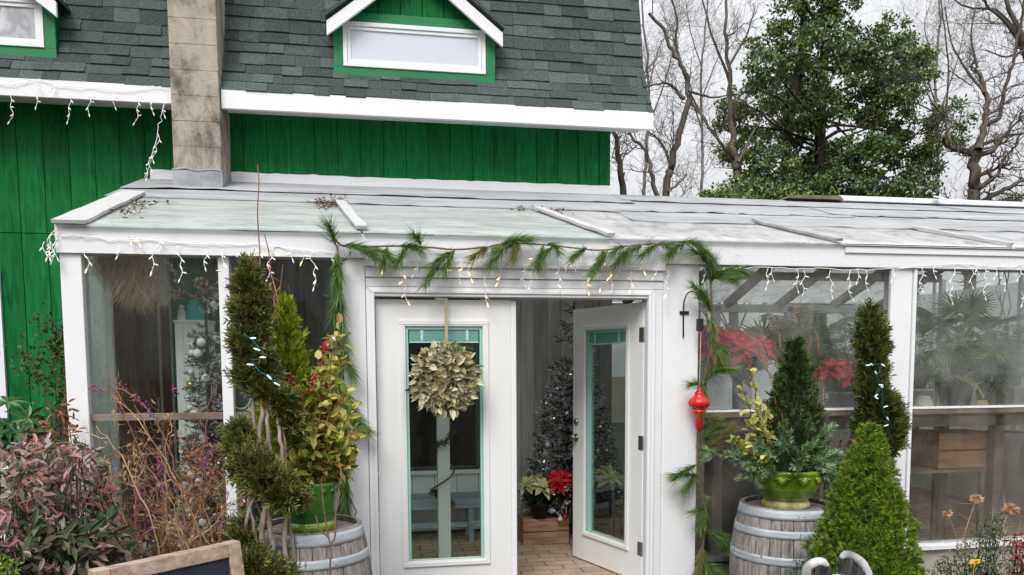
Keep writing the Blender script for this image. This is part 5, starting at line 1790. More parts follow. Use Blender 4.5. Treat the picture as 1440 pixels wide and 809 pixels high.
# vine climbing the corner
Y = .35
t = thing('climbing_vine', 'sparse dark leaved vine climbing the green wall beside white corner post', 'vine', tuple(at(85, 560, Y)*[1, 1, 0]+np.array([0, 0, GZ])))
ms, ml = MB(), MB()
for pth in ([(88, 700), (86, 560), (78, 520), (70, 480), (60, 455), (52, 442)], [(84, 555), (62, 540), (45, 515), (28, 492)], [(90, 640), (92, 540), (84, 500), (82, 470), (76, 460)], [(92, 640), (96, 560), (90, 530)], [(78, 510), (88, 480), (84, 462)]):
    P = smooth_path([at(px, py, Y) for px, py in pth], 5)
    tube(ms, P, .005, .002, 5, False)
    n = 150
    X, T_ = along(P, n, .2, 1)
    X = X+rng.normal(size=X.shape)*np.array([.045, .03, .045])
    leaves(ml, X, rv(n)+np.array([0, -.3, 0]), np.array([0, -1, .4])+rng.normal(size=(n, 3))*.4, .032, .018, .1, .2, True)
ms.build('stem', STEM, t)
ml.build('foliage', LF['vine'], t)

TWIG_R = mottled('reddish_brown_twig', [(.25, (.14, .06, .045)), (.5, (.30, .14, .10)), (.75, (.46, .26, .18))], 3, bump=.05, island=.6)
# dry beautyberry canes
def beautyberry():
    Y = -.75
    b = at(215, 800, Y)
    t = thing('beautyberry_shrub', 'dry straw coloured canes with purple berries under the left window', 'shrub', (b[0], Y, GZ))
    canes = [[(240, 860), (235, 720), (200, 640), (165, 560)], [(230, 860), (215, 740), (170, 640), (135, 600)], [(250, 860), (262, 740), (240, 640), (205, 570), (165, 545)], [(225, 860), (228, 760), (234, 690), (232, 610)], [(270, 860), (285, 760), (240, 670), (190, 570)],
             [(300, 860), (290, 780), (260, 700), (215, 620), (160, 555)], [(215, 870), (195, 790), (190, 700), (180, 640)], [(190, 860), (175, 780), (140, 720), (100, 690)], [(310, 850), (300, 760), (285, 700), (290, 600), (300, 530)], [(280, 850), (270, 760), (290, 690), (305, 650)], [(250, 860), (300, 780), (312, 720), (300, 660)],
             [(160, 860), (120, 770), (60, 725), (0, 705)], [(220, 860), (160, 780), (90, 740), (70, 660)], [(205, 860), (250, 780), (300, 740), (335, 700)], [(143, 800), (165, 760), (210, 745), (250, 750), (280, 770)], [(255, 860), (262, 790), (248, 740), (262, 700), (275, 650)], [(300, 860), (315, 800), (310, 740), (322, 690)],
             [(235, 860), (180, 740), (150, 690), (150, 640)], [(290, 860), (240, 760), (225, 700), (190, 670)], [(310, 860), (275, 800), (262, 760), (245, 730)]]
    for q in range(12):
        x0 = 150+170*rng.random()
        x1, y1 = x0+90*rng.normal(), 640+90*rng.random()
        canes.append([(x0, 870), (x0*.7+x1*.3+12*rng.normal(), 800), (x0*.35+x1*.65+16*rng.normal(), 740), (min(max(x1, 130), 325), y1)])
    ends, allp = [], []
    for cpx in canes:
        mb = MB()
        dy = .22*rng.normal()
        P = smooth_path([at(px, py, Y+dy) for px, py in cpx], 5)
        P = P+rng.normal(size=P.shape)*.006
        tube(mb, P, .0052, .0022, 5, False)
        tips = []
        branchlets(mb, P, .0024, 2, .20, .15, 9, .08, 3, tips, .2)
        mb.build('cane', STRAW if len(allp) % 2 else TWIG_R, t, True)
        ends += tips
        allp.append(P)
    mt = MB()
    for pth in ([(172, 545), (195, 560), (215, 585), (225, 600)], [(222, 640), (226, 655), (220, 672)], [(198, 690), (200, 705), (212, 720)], [(128, 545), (140, 552)], [(215, 730), (214, 750)], [(215, 665), (228, 690)], [(245, 545), (250, 553)], [(300, 630), (285, 660)]):
        P = smooth_path([at(px, py, Y-.06) for px, py in pth], 4)
        X, _ = along(P, int(9*len(pth)))
        mb = MB()
        for x_ in X:
            ball(mb, x_+rng.normal(size=3)*.009, .0052, 6, 4)
        mb.build('berry_cluster', LF['purple'], t, True)
    n = 360
    E_ = np.array(ends)
    X = E_[rng.integers(0, len(E_), n)]+rng.normal(size=(n, 3))*.02
    leaves(mt, X, rv(n)+np.array([0, 0, -.5]), rv(n), .032*(.6+.7*rng.random(n)), .016, .25, .4, True)
    mt.build('leaves', LF['tan'], t)
    mr = MB()
    X, _ = cloud(at(288, 660, Y), np.array([.14, .1, .2]), 240, .3)
    leaves(mr, X, rv(240), rv(240), .028, .013, .2, .3, True)
    mr.build('red_leaves', LF['dead'], t)
beautyberry()

# right bottom corner planting
leaf_shrub('small_leaf_shrub', 'small leaved grey green shrub under the right window with yellow tag', [(1372, 780, 26), (1350, 800, 28), (1395, 790, 26), (1385, 750, 16), (1402, 728, 10), (1398, 745, 12), (1340, 815, 30), (1375, 830, 40), (1412, 808, 24), (1330, 790, 10), (1398, 765, 20)], -.85, LF['box'], .024, .011, 330, 'shrub', .05, .95, wide=False, droop=.1)
p = at(1371, 790, -1.0)
mb = MB()
hexa(mb, [(p[0]-.036, p[1], p[2]-.013), (p[0]+.034, p[1]-.004, p[2]-.011), (p[0]+.034, p[1]+.0, p[2]-.011), (p[0]-.036, p[1]+.004, p[2]-.013), (p[0]-.036, p[1], p[2]+.013), (p[0]+.034, p[1]-.004, p[2]+.015), (p[0]+.034, p[1]+.0, p[2]+.015), (p[0]-.036, p[1]+.004, p[2]+.013)])
t = thing('plant_tag', 'bright yellow plastic plant tag stuck in the small leaved shrub', 'plant tag', tuple(p))
mb.build('tag_plate', MT['yellow'], t)
mb = MB()
tube(mb, [p+[0, .004, -.01], p+[.004, .02, -.2]], .003, .002, 5)
mb.build('stake', MT['yellow'], t)
mb = MB()
for dz in (.004, -.003):
    box(mb, p[0]-.006, p[0]+.020, p[1]-.0052, p[1]-.0042, p[2]+dz-.0011, p[2]+dz+.0011)
mb.build('print', MT['black'], t)
def flower_stem(label, pth, r, Y, n, size):
    P = smooth_path([at(px, py, Y) for px, py in pth], 5)
    t = thing('dried_flower', label, 'dried flower', (P[0][0], Y, GZ))
    mb = MB()
    tube(mb, np.concatenate([[[P[0][0], Y, GZ]], P]), .0028, .0018, 5, False)
    for q in range(5):
        i = rng.integers(len(P)//3, len(P))
        tube(mb, wig(P[i], P[i]+np.array([.12*rng.normal(), .05*rng.normal(), .10*rng.random()]), 5, .1), .0016, .0008, 4, False)
    mb.build('stem', STRAW, t)
    mb = MB()
    X, d = cloud(P[-1], np.array([size, size, size*.6]), n, .7)
    leaves(mb, X, d+rv(n)*.5, rv(n), .026, .018, .2, .2, True)
    mb.build('flower_head', LF['tan_seed'], t)
flower_stem('tan dried flower head on a thin stem low in front of right window', [(1368, 830), (1352, 780), (1360, 740), (1373, 702)], 0, -.55, 60, .028)
flower_stem('largest dried tan flower head, at the right edge by the window', [(1412, 830), (1414, 780), (1412, 740), (1421, 716)], 0, -.6, 95, .036)
flower_stem('smallest dried flower head, nearest the tip of the dwarf spruce side', [(1360, 830), (1350, 790), (1345, 755), (1333, 722)], 0, -.5, 30, .018)
leaf_shrub('red_leaf_plant', 'red and pink leaved plant at the lower right edge', [(1438, 780, 14), (1442, 800, 16), (1432, 760, 8), (1446, 760, 12), (1440, 820, 20)], -.9, LF['redplant'], .05, .018, 120, 'plant', .04)
Y = -.6
bare_stems('pale dry grass stalks rising in front of the right window', tuple(at(1412, 830, Y)*np.array([1, 1, 0])+np.array([0, 0, GZ])),
           [pxp([(1413, 860), (1413, 780), (1412, 730), (1412, 695)], Y), pxp([(1385, 860), (1392, 760), (1397, 715)], Y), pxp([(1425, 860), (1428, 770), (1436, 732)], Y), pxp([(1350, 860), (1345, 790), (1355, 760)], Y)], .003, STRAW, 'dry_grass', 'dry grass')
# blue green sprig between barrel and spruce, and a small red leaved seedling behind
leaf_shrub('blue_sprig_shrub', 'low blue green shrub sprigs between right barrel and spruce', [(1128, 790, 12), (1136, 806, 16), (1120, 812, 16), (1150, 820, 20)], -1.55, foliage('blue_green_small_leaf', [(.01, .045, .04), (.025, .08, .07), (.06, .13, .11)], .5, .1), .018, .008, 420, 'shrub', .03, wide=False)
leaf_shrub('bronze_leaf_plant', 'small bronze leaved plant peeping out left of the spruce tip', [(1196, 616, 12), (1190, 630, 12), (1202, 636, 10), (1194, 660, 14)], -.45, foliage('bronze_leaf', [(.06, .02, .012), (.14, .05, .025), (.03, .05, .02), (.28, .14, .09)], .5, .2), .05, .024, 60, 'plant', .03)
leaf_shrub('dark_conifer_shrub', 'dark feathery arborvitae growth behind the yellow variegated shrub', [(420, 560, 26), (445, 530, 18), (430, 610, 30), (470, 600, 20)], -.62, LF['arbor_dark'], .045, .008, 240, 'shrub', .05, wide=False)

# ------------------------------------------------------------------ angel and chalkboard
def angel():
    Y = -2.05
    k = scale_at(1178, 800, Y)
    c = at(1178, 812, Y)
    x0, zt = c[0], c[2]
    t = thing('angel_statue', 'mottled white stone angel statue with raised wings at bottom edge', 'statue', (x0, Y, GZ))
    # robe, shoulders, neck and head as one body
    mb = MB()
    h = zt-GZ
    prof = [(.001, 0), (.15, 0), (.155, .03), (.14, .10), (.12, .22), (.105, .36), (.10, .48), (.108, .58), (.112, .64), (.09, .69), (.045, .725), (.036, .745)]
    lathe(mb, [(r, z) for r, z in prof], (x0, Y, GZ), 36, lambda a, i: 1+(.05*np.sin(a*9) if 1 < i < 6 else 0))
    hz = zt-.062
    tube(mb, [(x0, Y, GZ+.72), (x0, Y-.005, hz-.03)], .038, .036, 14)
    ball(mb, (x0, Y-.008, hz), .062, 22, 16, (.86, .98, 1.08))
    # brow, nose, lips, chin, ears
    ball(mb, (x0, Y-.068, hz-.010), .011, 10, 8, (.8, 1.1, 1.5))
    ball(mb, (x0, Y-.060, hz-.034), .013, 10, 6, (1.2, .8, .5))
    ball(mb, (x0, Y-.050, hz-.052), .018, 10, 6, (1, .9, .8))
    for s_ in (-1, 1):
        ball(mb, (x0+s_*.023, Y-.058, hz+.004), .012, 10, 6, (1.2, .7, .7))
        ball(mb, (x0+s_*.054, Y, hz-.004), .014, 8, 6, (.5, .8, 1.3))
        # folded arms
        tube(mb, smooth_path([(x0+s_*.10, Y, GZ+.64), (x0+s_*.135, Y-.03, GZ+.54), (x0+s_*.10, Y-.10, GZ+.50), (x0+s_*.015, Y-.13, GZ+.60)]), [.034]*4+[.03]*4+[.026]*5, None, 10)
    mb.build('body', MT['statue'], t, True)
    mb = MB()
    for q in range(70):
        a = rng.random()*6.28
        e = .25+rng.random()*1.25
        d = np.array([math.cos(a)*math.cos(e)*.88, math.sin(a)*math.cos(e)*.98, math.sin(e)*1.08])
        if d[1] < -.3 and d[2] < .55:
            continue
        p = np.array([x0, Y-.008, hz])+d*.064
        ball(mb, p*.97+np.array([x0, Y-.008, hz])*.03, .012, 7, 5, (1.5, 1.5, .7))
    mb.build('hair', MT['statue'], t, True)
    for s_, path in ((-1, [(1160, 840), (1138, 822), (1134, 803), (1142, 793), (1155, 790), (1164, 796)]), (1, [(1190, 840), (1219, 815), (1216, 798), (1205, 786), (1191, 780), (1182, 785)])):
        pts = smooth_path([at(px, py, Y+.06) for px, py in path], 6)
        top = pts
        # arm of the wing: a thick rounded leading edge
        mb = MB()
        rad = np.interp(np.linspace(0, 1, len(top)), [0, .5, .85, 1], [.02, .021, .019, .010])
        tube(mb, top, rad, None, 10)
        wg = mb.build('wing', MT['statue'], t, True)
        # feathers hanging from it
        mf = MB()
        n = 15
        for i in range(n):
            u = i/(n-1)
            p = pts[int(u*(len(pts)-1))]
            inn = np.array([x0+s_*.045, Y+.085, zt-.20])
            e = p+(inn-p)*(.55+.25*u)+np.array([0, .01, -.10-.10*u])
            d = unit(e-p)
            sd_ = unit(np.cross(d, [0, 1, 0]))
            rings = []
            for v, wv in ((0, .012), (.35, .017), (.75, .015), (1, .003)):
                q = p+(e-p)*v+np.array([0, .012*math.sin(i*1.7), 0])
                rings.append([q-sd_*wv, q+np.array([0, -.007, 0]), q+sd_*wv, q+np.array([0, .006, 0])])
            loft(mf, rings)
        mf.build('feathers', MT['statue_dark'], wg)
angel()

def chalkboard():
    a, b = at(128, 803, -2.36), at(334, 776, -2.02)
    z = (a[2]+b[2])/2
    A, B = np.array([a[0], a[1], a[2]]), np.array([b[0], b[1], a[2]+.008])
    u = unit(B-A)
    wd = np.linalg.norm(B-A)
    back = np.array([-u[1], u[0], 0])
    t = thing('chalkboard_sign', 'wooden framed chalkboard A frame sign cut off at bottom edge', 'sign', (float((A[0]+B[0])/2), float((A[1]+B[1])/2), GZ))
    H = A[2]-GZ
    lean = .22
    def pt(s_, d_, y_, side):
        # s along, d down from the top, y outward
        dn = np.array([0, 0, -1.])*math.cos(.2)-back*side*math.sin(.2)
        nn = np.cross(u, dn)*side
        return A+u*s_+dn*d_-back*side*y_
    for side in (1, -1):
        mb = MB()
        L = H/math.cos(.2)
        def slab(s0, s1, d0, d1, y0, y1):
            hexa(mb, [pt(s0, d1, y1, side), pt(s1, d1, y1, side), pt(s1, d1, y0, side), pt(s0, d1, y0, side), pt(s0, d0, y1, side), pt(s1, d0, y1, side), pt(s1, d0, y0, side), pt(s0, d0, y0, side)])
        f = .052
        slab(f+.001, wd-f-.001, .0, f, .001, .024)
        slab(f+.001, wd-f-.001, L-.22, L-.22+f, .001, .024)
        slab(0, f, -.002, L, .0, .026)
        slab(wd-f, wd, -.002, L, .0, .026)
        fr = mb.build('frame' if side == 1 else 'rear_frame', MT['sign_wood'], t, bevel=.003)
        mb = MB()
        slab(f+.002, wd-f-.002, f+.001, L-.222, .006, .014)
        mb.build('board', MT['chalk'], t)
chalkboard()

# ------------------------------------------------------------------ inside the lean-to
def xmas_tree(label, x, y, apex_z, rad, nb, sizes=(.10, .011), orn=26, lights=34, base_z=0., mat='flock'):
    t = thing('christmas_tree', label, 'christmas tree', (x, y, base_z))
    mb = MB()
    tube(mb, [(x, y, base_z), (x, y, apex_z)], .03, .006, 6)
    ml = MB()
    H = apex_z-base_z
    surf = []
    for i in range(nb):
        u = 1-math.sqrt(random.random())*.93
        z = base_z+.12+u*(H-.16)
        R_ = rad*(1-u)**.9+.03
        a = random.random()*6.283
        e = np.array([x+math.cos(a)*R_, y+math.sin(a)*R_, z-.10*R_+.03])
        s_ = np.array([x, y, z+.06])
        P = smooth_path([s_, (s_+e)/2+[0, 0, -.01], e+[0, 0, .02]], 4)
        tube(mb, P, .005, .002, 4, False)
        n = max(5, int(R_/.022))
        X, T_ = along(P, n, .2, 1)
        sprays(ml, X, T_+rv(n)*.5+np.array([0, 0, .15]), sizes[0]*(.6+.5*rng.random(n)), sizes[1], 7, .8)
        surf.append(e)
    mb.build('trunk', BARK_D, t)
    ml.build('foliage', LF[mat], t)
    surf = np.array(surf)
    front = surf[surf[:, 1] < y+.05]
    om = {}
    cols = {'silver': plain('silver_ball', (.6, .6, .6), .25, .5, .8), 'white': plain('white_ball', (.72, .72, .70), .4), 'red': MT['red_ball'], 'gold': plain('gold_ball', (.5, .36, .14), .3, .5, .7)}
    for i in range(orn):
        p = front[rng.integers(len(front))]
        m_ = ['silver', 'white', 'red', 'white', 'gold'][i % 5] if mat == 'flock' else ['white', 'white', 'white', 'gold'][i % 4]
        b = MB()
        ball(b, p+[0, -.02, -.03], .018+.012*rng.random(), 10, 8)
        tube(b, [p+[0, -.02, -.015], p+[0, -.015, .01]], .003, .002, 5)
        b.build('ornament', cols[m_], t, True)
    for i in range(lights):
        p = front[rng.integers(len(front))]+rng.normal(size=3)*.02
        o = bpy.data.objects.new('bulb', BULB['lit' if rng.random() < .6 else 'cool'])
        COL.objects.link(o)
        o.parent = t
        o.location = tuple(p-np.array([x, y, base_z]))
        o.rotation_euler = (random.random()*3, random.random()*3, 0)
    return t
p = at(803, 425, 1.74)
xmas_tree('flocked christmas tree with lights and baubles inside the open door', float(p[0])+.03, 1.74, float(p[2]), .46, 360, (.10, .012), 34, 44)
p = at(287, 378, .33)
xmas_tree('snowy white flowered christmas tree behind left window by pedestal', float(p[0]), .33, float(p[2]), .21, 300, (.075, .012), 60, 10, 0., 'snowy')

def crate(label, x, y, z, w, d, h, slats=2, rot=0.):
    t = thing('wooden_crate', label, 'crate', (x, y, z))
    hs_ = h/slats
    for i in range(slats):
        z0, z1 = z+i*hs_+.004, z+(i+1)*hs_-.004
        for ya in (y-d/2, y+d/2-.012):
            mb = MB()
            box(mb, x-w/2, x+w/2, ya, ya+.012, z0, z1)
            mb.build('side_slat', MT['crate'], t, bevel=.002)
    for s_ in (-1, 1):
        mb = MB()
        xa, xb = (x-w/2+.001, x-w/2+.019) if s_ < 0 else (x+w/2-.019, x+w/2-.001)
        box(mb, xa, xb, y-d/2+.0125, y+d/2-.0125, z+.004, z+h*.58)
        box(mb, xa, xb, y-d/2+.0125, y+d/2-.0125, z+h*.76, z+h-.004)
        box(mb, xa, xb, y-d/2+.0125, y-d/2+.09, z+h*.5801, z+h*.7599)
        box(mb, xa, xb, y+d/2-.09, y+d/2-.0125, z+h*.5801, z+h*.7599)
        mb.build('end_panel', MT['crate'], t)
    mb = MB()
    box(mb, x-w/2+.02, x+w/2-.02, y-d/2+.013, y+d/2-.013, z, z+.012)
    mb.build('bottom', MT['crate'], t)
    mb = MB()
    box(mb, x-w/2+.02, x+w/2-.02, y-d/2+.013, y+d/2-.013, z+h-.016, z+h-.004)
    mb.build('top', MT['crate'], t)
    return t
a, b = at(738, 768, 1.38), at(802, 768, 1.38)
crh = float(at(760, 730, 1.38)[2])
crate('low pine wood crate on brick floor just inside the open door', float((a[0]+b[0])/2)-.01, 1.54, 0, float(b[0]-a[0])-.0, .30, crh)

def poinsettia(label, x, y, z, r, h, bract, n=7, potr=.10, poth=.16, potm='black', leaf='dark_leaf', size=.11):
    t = thing('poinsettia', label, 'poinsettia', (x, y, z))
    mb = MB()
    lathe(mb, [(.001, 0), (potr*.75, 0), (potr, poth), (potr*1.06, poth), (potr*1.06, poth+.015), (potr*.92, poth+.015), (potr*.9, poth-.02), (.001, poth-.02)], (x, y, z), 24)
    mb.build('pot', MT[potm], t, True)
    ms, ml, mr = MB(), MB(), MB()
    for i in range(n):
        a = i*2.4
        q = r*math.sqrt((i+.3)/n)*.85
        tp = np.array([x+math.cos(a)*q, y+math.sin(a)*q, z+poth+h*(1-.25*(q/r)**2)+.02*rng.normal()])
        P = wig((x, y, z+poth-.02), tp, 6, .03)
        tube(ms, P, .006, .004, 5, False)
        m = 9
        X, T_ = along(P, m, .35, .95)
        leaves(ml, X, rv(m)*.8+np.array([math.cos(a)*.5, math.sin(a)*.5, -.1]), np.array([0, -.2, 1.])+rng.normal(size=(m, 3))*.3, size*.95, size*.55, .1, .35, True)
        ax = unit(np.array([math.cos(a)*.45, math.sin(a)*.45-.35, 1.]))
        for ring, (k, ln, el) in enumerate(((7, size, .05), (6, size*.75, .45), (5, size*.5, .8))):
            an = np.arange(k)*2*math.pi/k+rng.random()*6
            u1 = unit(np.cross(ax, [.3, .2, .9]))
            u2 = np.cross(ax, u1)
            D = (u1*np.cos(an)[:, None]+u2*np.sin(an)[:, None])*math.cos(el)+ax*math.sin(el)+rng.normal(size=(k, 3))*.1
            leaves(mr, np.repeat(tp[None]+ax*.008*ring, k, 0), D, np.repeat(ax[None], k, 0), ln*(.85+.3*rng.random(k)), ln*.46, .12, .3, True)
    ms.build('stem', STEM, t)
    ml.build('leaves', LF[leaf], t)
    mr.build('bracts', LF[bract], t)
    return t
p = at(760, 690, 1.40)
poinsettia('cream white poinsettia on the crate just inside the open door', float(p[0]), 1.43, crh, .15, .19, 'cream_bract', 5, .085, .12, size=.125)
p = at(786, 680, 1.45)
poinsettia('red poinsettia on the crate beside the cream one inside door', float(p[0])+.02, 1.47, crh, .16, .24, 'red_bract', 8, .09, .12, size=.125)
p = at(852, 690, 1.22)
poinsettia('yellowish poinsettia on a black stool seen through the open door glass', float(p[0]), 1.22, 0.30, .16, .17, 'cream_bract', 5, .10, .16, size=.13)
mb = MB()
x_, y_ = float(p[0]), 1.22
t = thing('plant_stool', 'small black wire stool under the yellowish poinsettia behind door glass', 'stool', (x_, y_, 0))
box(mb, x_-.12, x_+.12, y_-.12, y_+.12, .28, .298)
mb.build('seat', MT['black'], t)
for sx in (-1, 1):
    for sy in (-1, 1):
        mb = MB()
        tube(mb, [(x_+sx*.10, y_+sy*.10, .28), (x_+sx*.12, y_+sy*.12, 0)], .007, .007, 6)
        mb.build('leg', MT['black'], t, True)
# bench under the inner window
t = thing('garden_bench', 'blue grey slatted bench seen through the closed door glass', 'bench', (.55, 1.80, 0))
zb = .37
mb = MB()
for i in range(3):
    box(mb, -.1, 1.05, 1.64+i*.115, 1.745+i*.115, zb, zb+.03)
mb.build('seat', MT['bench'], t, bevel=.003)
mb = MB()
box(mb, -.1, 1.05, 1.62, 1.638, zb-.06, zb+.028)
box(mb, -.05, 1.0, 1.66, 1.68, .13, .18)
mb.build('apron', MT['bench'], t, bevel=.003)
for xx in (.16, .82):
    for yy in (1.65, 1.92):
        mb = MB()
        box(mb, xx-.025, xx+.025, yy-.015, yy+.02, 0, zb-.001)
        mb.build('leg', MT['bench'], t, bevel=.003)
# green swags wound on the inner post
t = thing('post_swag', 'dark green garland wound around the white post behind door glass', 'garland', (.525, .98, .1))
ms, ml = MB(), MB()
ang = np.linspace(0, 2*math.pi*2.6, 60)
P = np.stack([.525+.085*np.cos(ang), 1.05+.085*np.sin(ang), np.linspace(.42, 1.25, 60)], 1)
tube(ms, P, .008, .008, 6)
n = 420
X, T_ = along(P, n)
keep = np.cos((X[:, 2]-.42)*11) > -.2
X, T_ = X[keep], T_[keep]
sprays(ml, X, T_*.6+rv(len(X)), .05, .007, 5, .8)
ms.build('rope', STEM, t)
ml.build('foliage', LF['arbor_dark'], t)

# left window interior
mb = MB()
P = at(150, 500, 1.5)
def plank(label, px0, px1, Y, ptop, m, lean=.0, bottom=0.):
    a, b = at(px0, ptop, Y), at(px1, ptop, Y)
    mb = MB()
    hexa(mb, [(a[0], Y-.2*0-lean, bottom), (b[0], Y-lean, bottom), (b[0], Y+.022-lean, bottom), (a[0], Y+.022-lean, bottom), (a[0]-.02, Y, a[2]), (b[0]-.02, Y, a[2]), (b[0]-.02, Y+.022, a[2]), (a[0]-.02, Y+.022, a[2])])
    o = mb.build('plank', m, None, bevel=.003)
    tag(o, label, 'plank')
plank('brown rough plank standing behind the left window by hanging moss', 196, 222, 1.62, 400, MT['wood_brown'], .1)
plank('narrow dark red brown plank standing behind the left window', 228, 240, 1.68, 430, mottled('red_brown_plank', [(.3, (.06, .03, .025)), (.7, (.15, .085, .07))], 4, (8, 8, .8), bump=.3), .1)
# pedestal of whitewashed boards
a, b = at(245, 450, .52), at(292, 450, .52)
t = thing('wooden_pedestal', 'whitewashed board pedestal standing behind the left window', 'pedestal', (float(a[0]+b[0])/2, .62, 0))
w_ = float(b[0]-a[0])
mb = MB()
nb = 4
for i in range(nb):
    x0 = a[0]+w_*i/nb
    box(mb, x0+.001, x0+w_/nb-.001, .52, .538, .0, float(a[2])-.02)
    box(mb, x0+.001, x0+w_/nb-.001, .72, .738, .0, float(a[2])-.02)
box(mb, a[0], a[0]+.018, .539, .719, 0, float(a[2])-.02)
box(mb, b[0]-.018, b[0], .539, .719, 0, float(a[2])-.02)
mb.build('column', MT['white_interior'], t)
mb = MB()
box(mb, a[0]-.006, b[0]+.006, .514, .744, float(a[2])-.019, float(a[2]))
mb.build('top_board', MT['white_interior'], t, bevel=.002)
mb = MB()
box(mb, a[0]-.005, b[0]+.005, .508, .519, 1.10, 1.15)
mb.build('band', MT['white_interior'], t)
ptop = float(a[2])
c = np.array([float(a[0])*.45+float(b[0])*.55, .61, ptop])
t = thing('teal_vase', 'teal tapered vase holding dried flowers on whitewashed pedestal', 'vase', tuple(c))
mb = MB()
lathe(mb, [(.001, 0), (.07, 0), (.074, .01), (.052, .10), (.034, .13), (.038, .14), (.030, .14), (.028, .06)], tuple(c), 28)
mb.build('vase_body', MT['teal'], t, True)
T = [c+np.array([.09*rng.normal(), .05*rng.normal(), .25+.06*rng.normal()]) for _ in range(12)]
leafy('dried_bouquet', 'tan and white dried flowers standing in the teal vase', 'dried flowers', tuple(c+[0, 0, .13]), T, LF['tan_seed'], 12, .035, .02, jit=.008, along_lo=.6)
c2 = np.array([float(a[0])+.04, .57, ptop])
t = thing('small_figurine', 'small pale figurine at the left edge of the pedestal top', 'figurine', tuple(c2))
mb = MB()
lathe(mb, [(.001, 0), (.03, 0), (.032, .02), (.022, .06), (.016, .075), (.001, .075)], tuple(c2), 18)
ball(mb, c2+[0, 0, .088], .02, 12, 8)
mb.build('body', MT['statue'], t, True)
# hanging moss
c = at(175, 352, .3)
t = thing('hanging_moss', 'tan clump of dried moss hanging inside the left window top', 'dried moss', (float(c[0]), .3, 2.33))
mb = MB()
n = 2600
Xc = at(172, 350, .3)
for (px, wpx, l0, l1, m) in ((150, 12, 15, 40, 400), (168, 14, 20, 50, 650), (185, 16, 45, 78, 900), (196, 10, 50, 85, 650)):
    X = np.stack([at(px, 350, .3)[0]+rng.normal(size=m)*wpx*.0055*.55, 0.3+rng.normal(size=m)*.05, 2.33+.06*rng.random(m)], 1)
    k = scale_at(px, 380, .3)
    ln = (l0+(l1-l0)*rng.random(m))*k+.06
    seg = 6
    P = X
    d = rv(m)*.5+np.array([0, 0, -1.])
    for s_ in range(seg):
        needles(mb, P, d, ln/seg*1.5, .0032)
        P = P+unit(d)*(ln/seg)[:, None]
        d = np.array([0, 0, -1.])+rv(m)*.65
mb.build('strands', LF['moss'], t)
mb = MB()
bar(mb, (float(at(140, 350, .3)[0]), .3, 2.40), (float(at(205, 350, .3)[0]), .3, 2.40), .02, .02)
mb.build('hanger_stick', MT['wood_rafter'], t)
# white plaque with a dark green oval
c = at(332, 549, .14)
t = thing('plaque', 'white plaque with dark green oval emblem standing behind left window', 'plaque', (float(c[0]), .14, 1.297))
k = scale_at(332, 549, .14)
mb = MB()
box(mb, c[0]-15*k, c[0]+22*k, .135, .15, 1.299, c[2]+37*k)
mb.build('panel', MT['door_white'], t, bevel=.006)
mb = MB()
a_ = np.linspace(0, 2*math.pi, 33)
for r_, y_ in ((.02, .132),):
    pass
cc = np.array([c[0]+6*k, .1335, c[2]-8*k])
tube(mb, np.stack([cc[0]+15*k*np.cos(a_), np.full(33, .131), cc[2]+20*k*np.sin(a_)], 1), .004, .004, 6)
mb.build('emblem_ring', MT['cable_green'], t, True)
mb = MB()
disc(mb, (cc[0], .1325, cc[2]), 12.5*k, 32, 'y', 1, 1.32)
mb.build('emblem_oval', plain('dark_green_enamel', (.02, .06, .035), .4), t)

# ------------------------------------------------------------------ inside the right windows
t = thing('potting_bench', 'long grey plank potting bench behind the right hand windows', 'bench', (4.0, .75, 0))
zb = 1.20
mb = MB()
for i in range(5):
    box(mb, 2.45, 6.4, .30+i*.15, .445+i*.15, zb-.035, zb)
mb.build('bench_top', MT['wood_rafter'], t, bevel=.003)
mb = MB()
box(mb, 2.45, 6.4, .30, .325, zb-.12, zb-.037)
mb.build('apron', MT['wood_rafter'], t)
for xx in (2.55, 3.75, 5.0, 6.2):
    for yy in (.34, .95):
        mb = MB()
        box(mb, xx-.04, xx+.04, yy-.04, yy+.04, 0, zb-.037)
        mb.build('leg', MT['wood_rafter'], t)
# dark hanging cloth under its left end, added to stand for the bench's shade
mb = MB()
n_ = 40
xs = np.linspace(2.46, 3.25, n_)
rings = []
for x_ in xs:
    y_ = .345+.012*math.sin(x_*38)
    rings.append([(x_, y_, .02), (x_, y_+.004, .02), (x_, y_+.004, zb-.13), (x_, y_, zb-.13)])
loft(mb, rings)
mb.build('shade_sheet', plain('black_shade_sheet', (.03, .029, .027), .9), t, True)
# arched galvanised plaques
def arch(label, px, top, bot, wpx, Y, lean=.04):
    c = at(px, bot, Y)
    k = scale_at(px, bot, Y)
    w_, h = wpx*k/2, (bot-top)*k
    z0 = 1.262
    o = thing('arched_plaque', label, 'metal plaque', (c[0], Y, z0), 'arched galvanised plaques on the window ledge')
    mb = MB()
    out = [(-w_, 0), (w_, 0)]+[(w_*math.cos(a), h-w_+w_*math.sin(a)) for a in np.linspace(0, math.pi, 19)]
    n = len(out)
    F = [(c[0]+x, Y+z*lean, z0+z) for x, z in out]
    Bk = [(c[0]+x, Y+.012+z*lean, z0+z) for x, z in out]
    mb.add(F+Bk+[(c[0], Y+h*.5*lean, z0+h*.5), (c[0], Y+.012+h*.5*lean, z0+h*.5)], [(i, (i+1) % n, 2*n) for i in range(n)]+[(n+(i+1) % n, n+i, 2*n+1) for i in range(n)], [(i, n+i, n+(i+1) % n, (i+1) % n) for i in range(n)])
    mb.build('plate', MT['galv'], o)
    mb = MB()
    tube(mb, [F[0]]+[F[1]]+F[2:]+[F[0]], .005, .005, 6)
    mb.build('rolled_edge', MT['galv'], o, True)
arch('arched galvanised plaque by the garland, the plain one nearest the door', 1012, 523, 576, 36, .12)
arch('arched galvanised plaque behind the cream vine and dark cone', 1074, 523, 576, 36, .12)
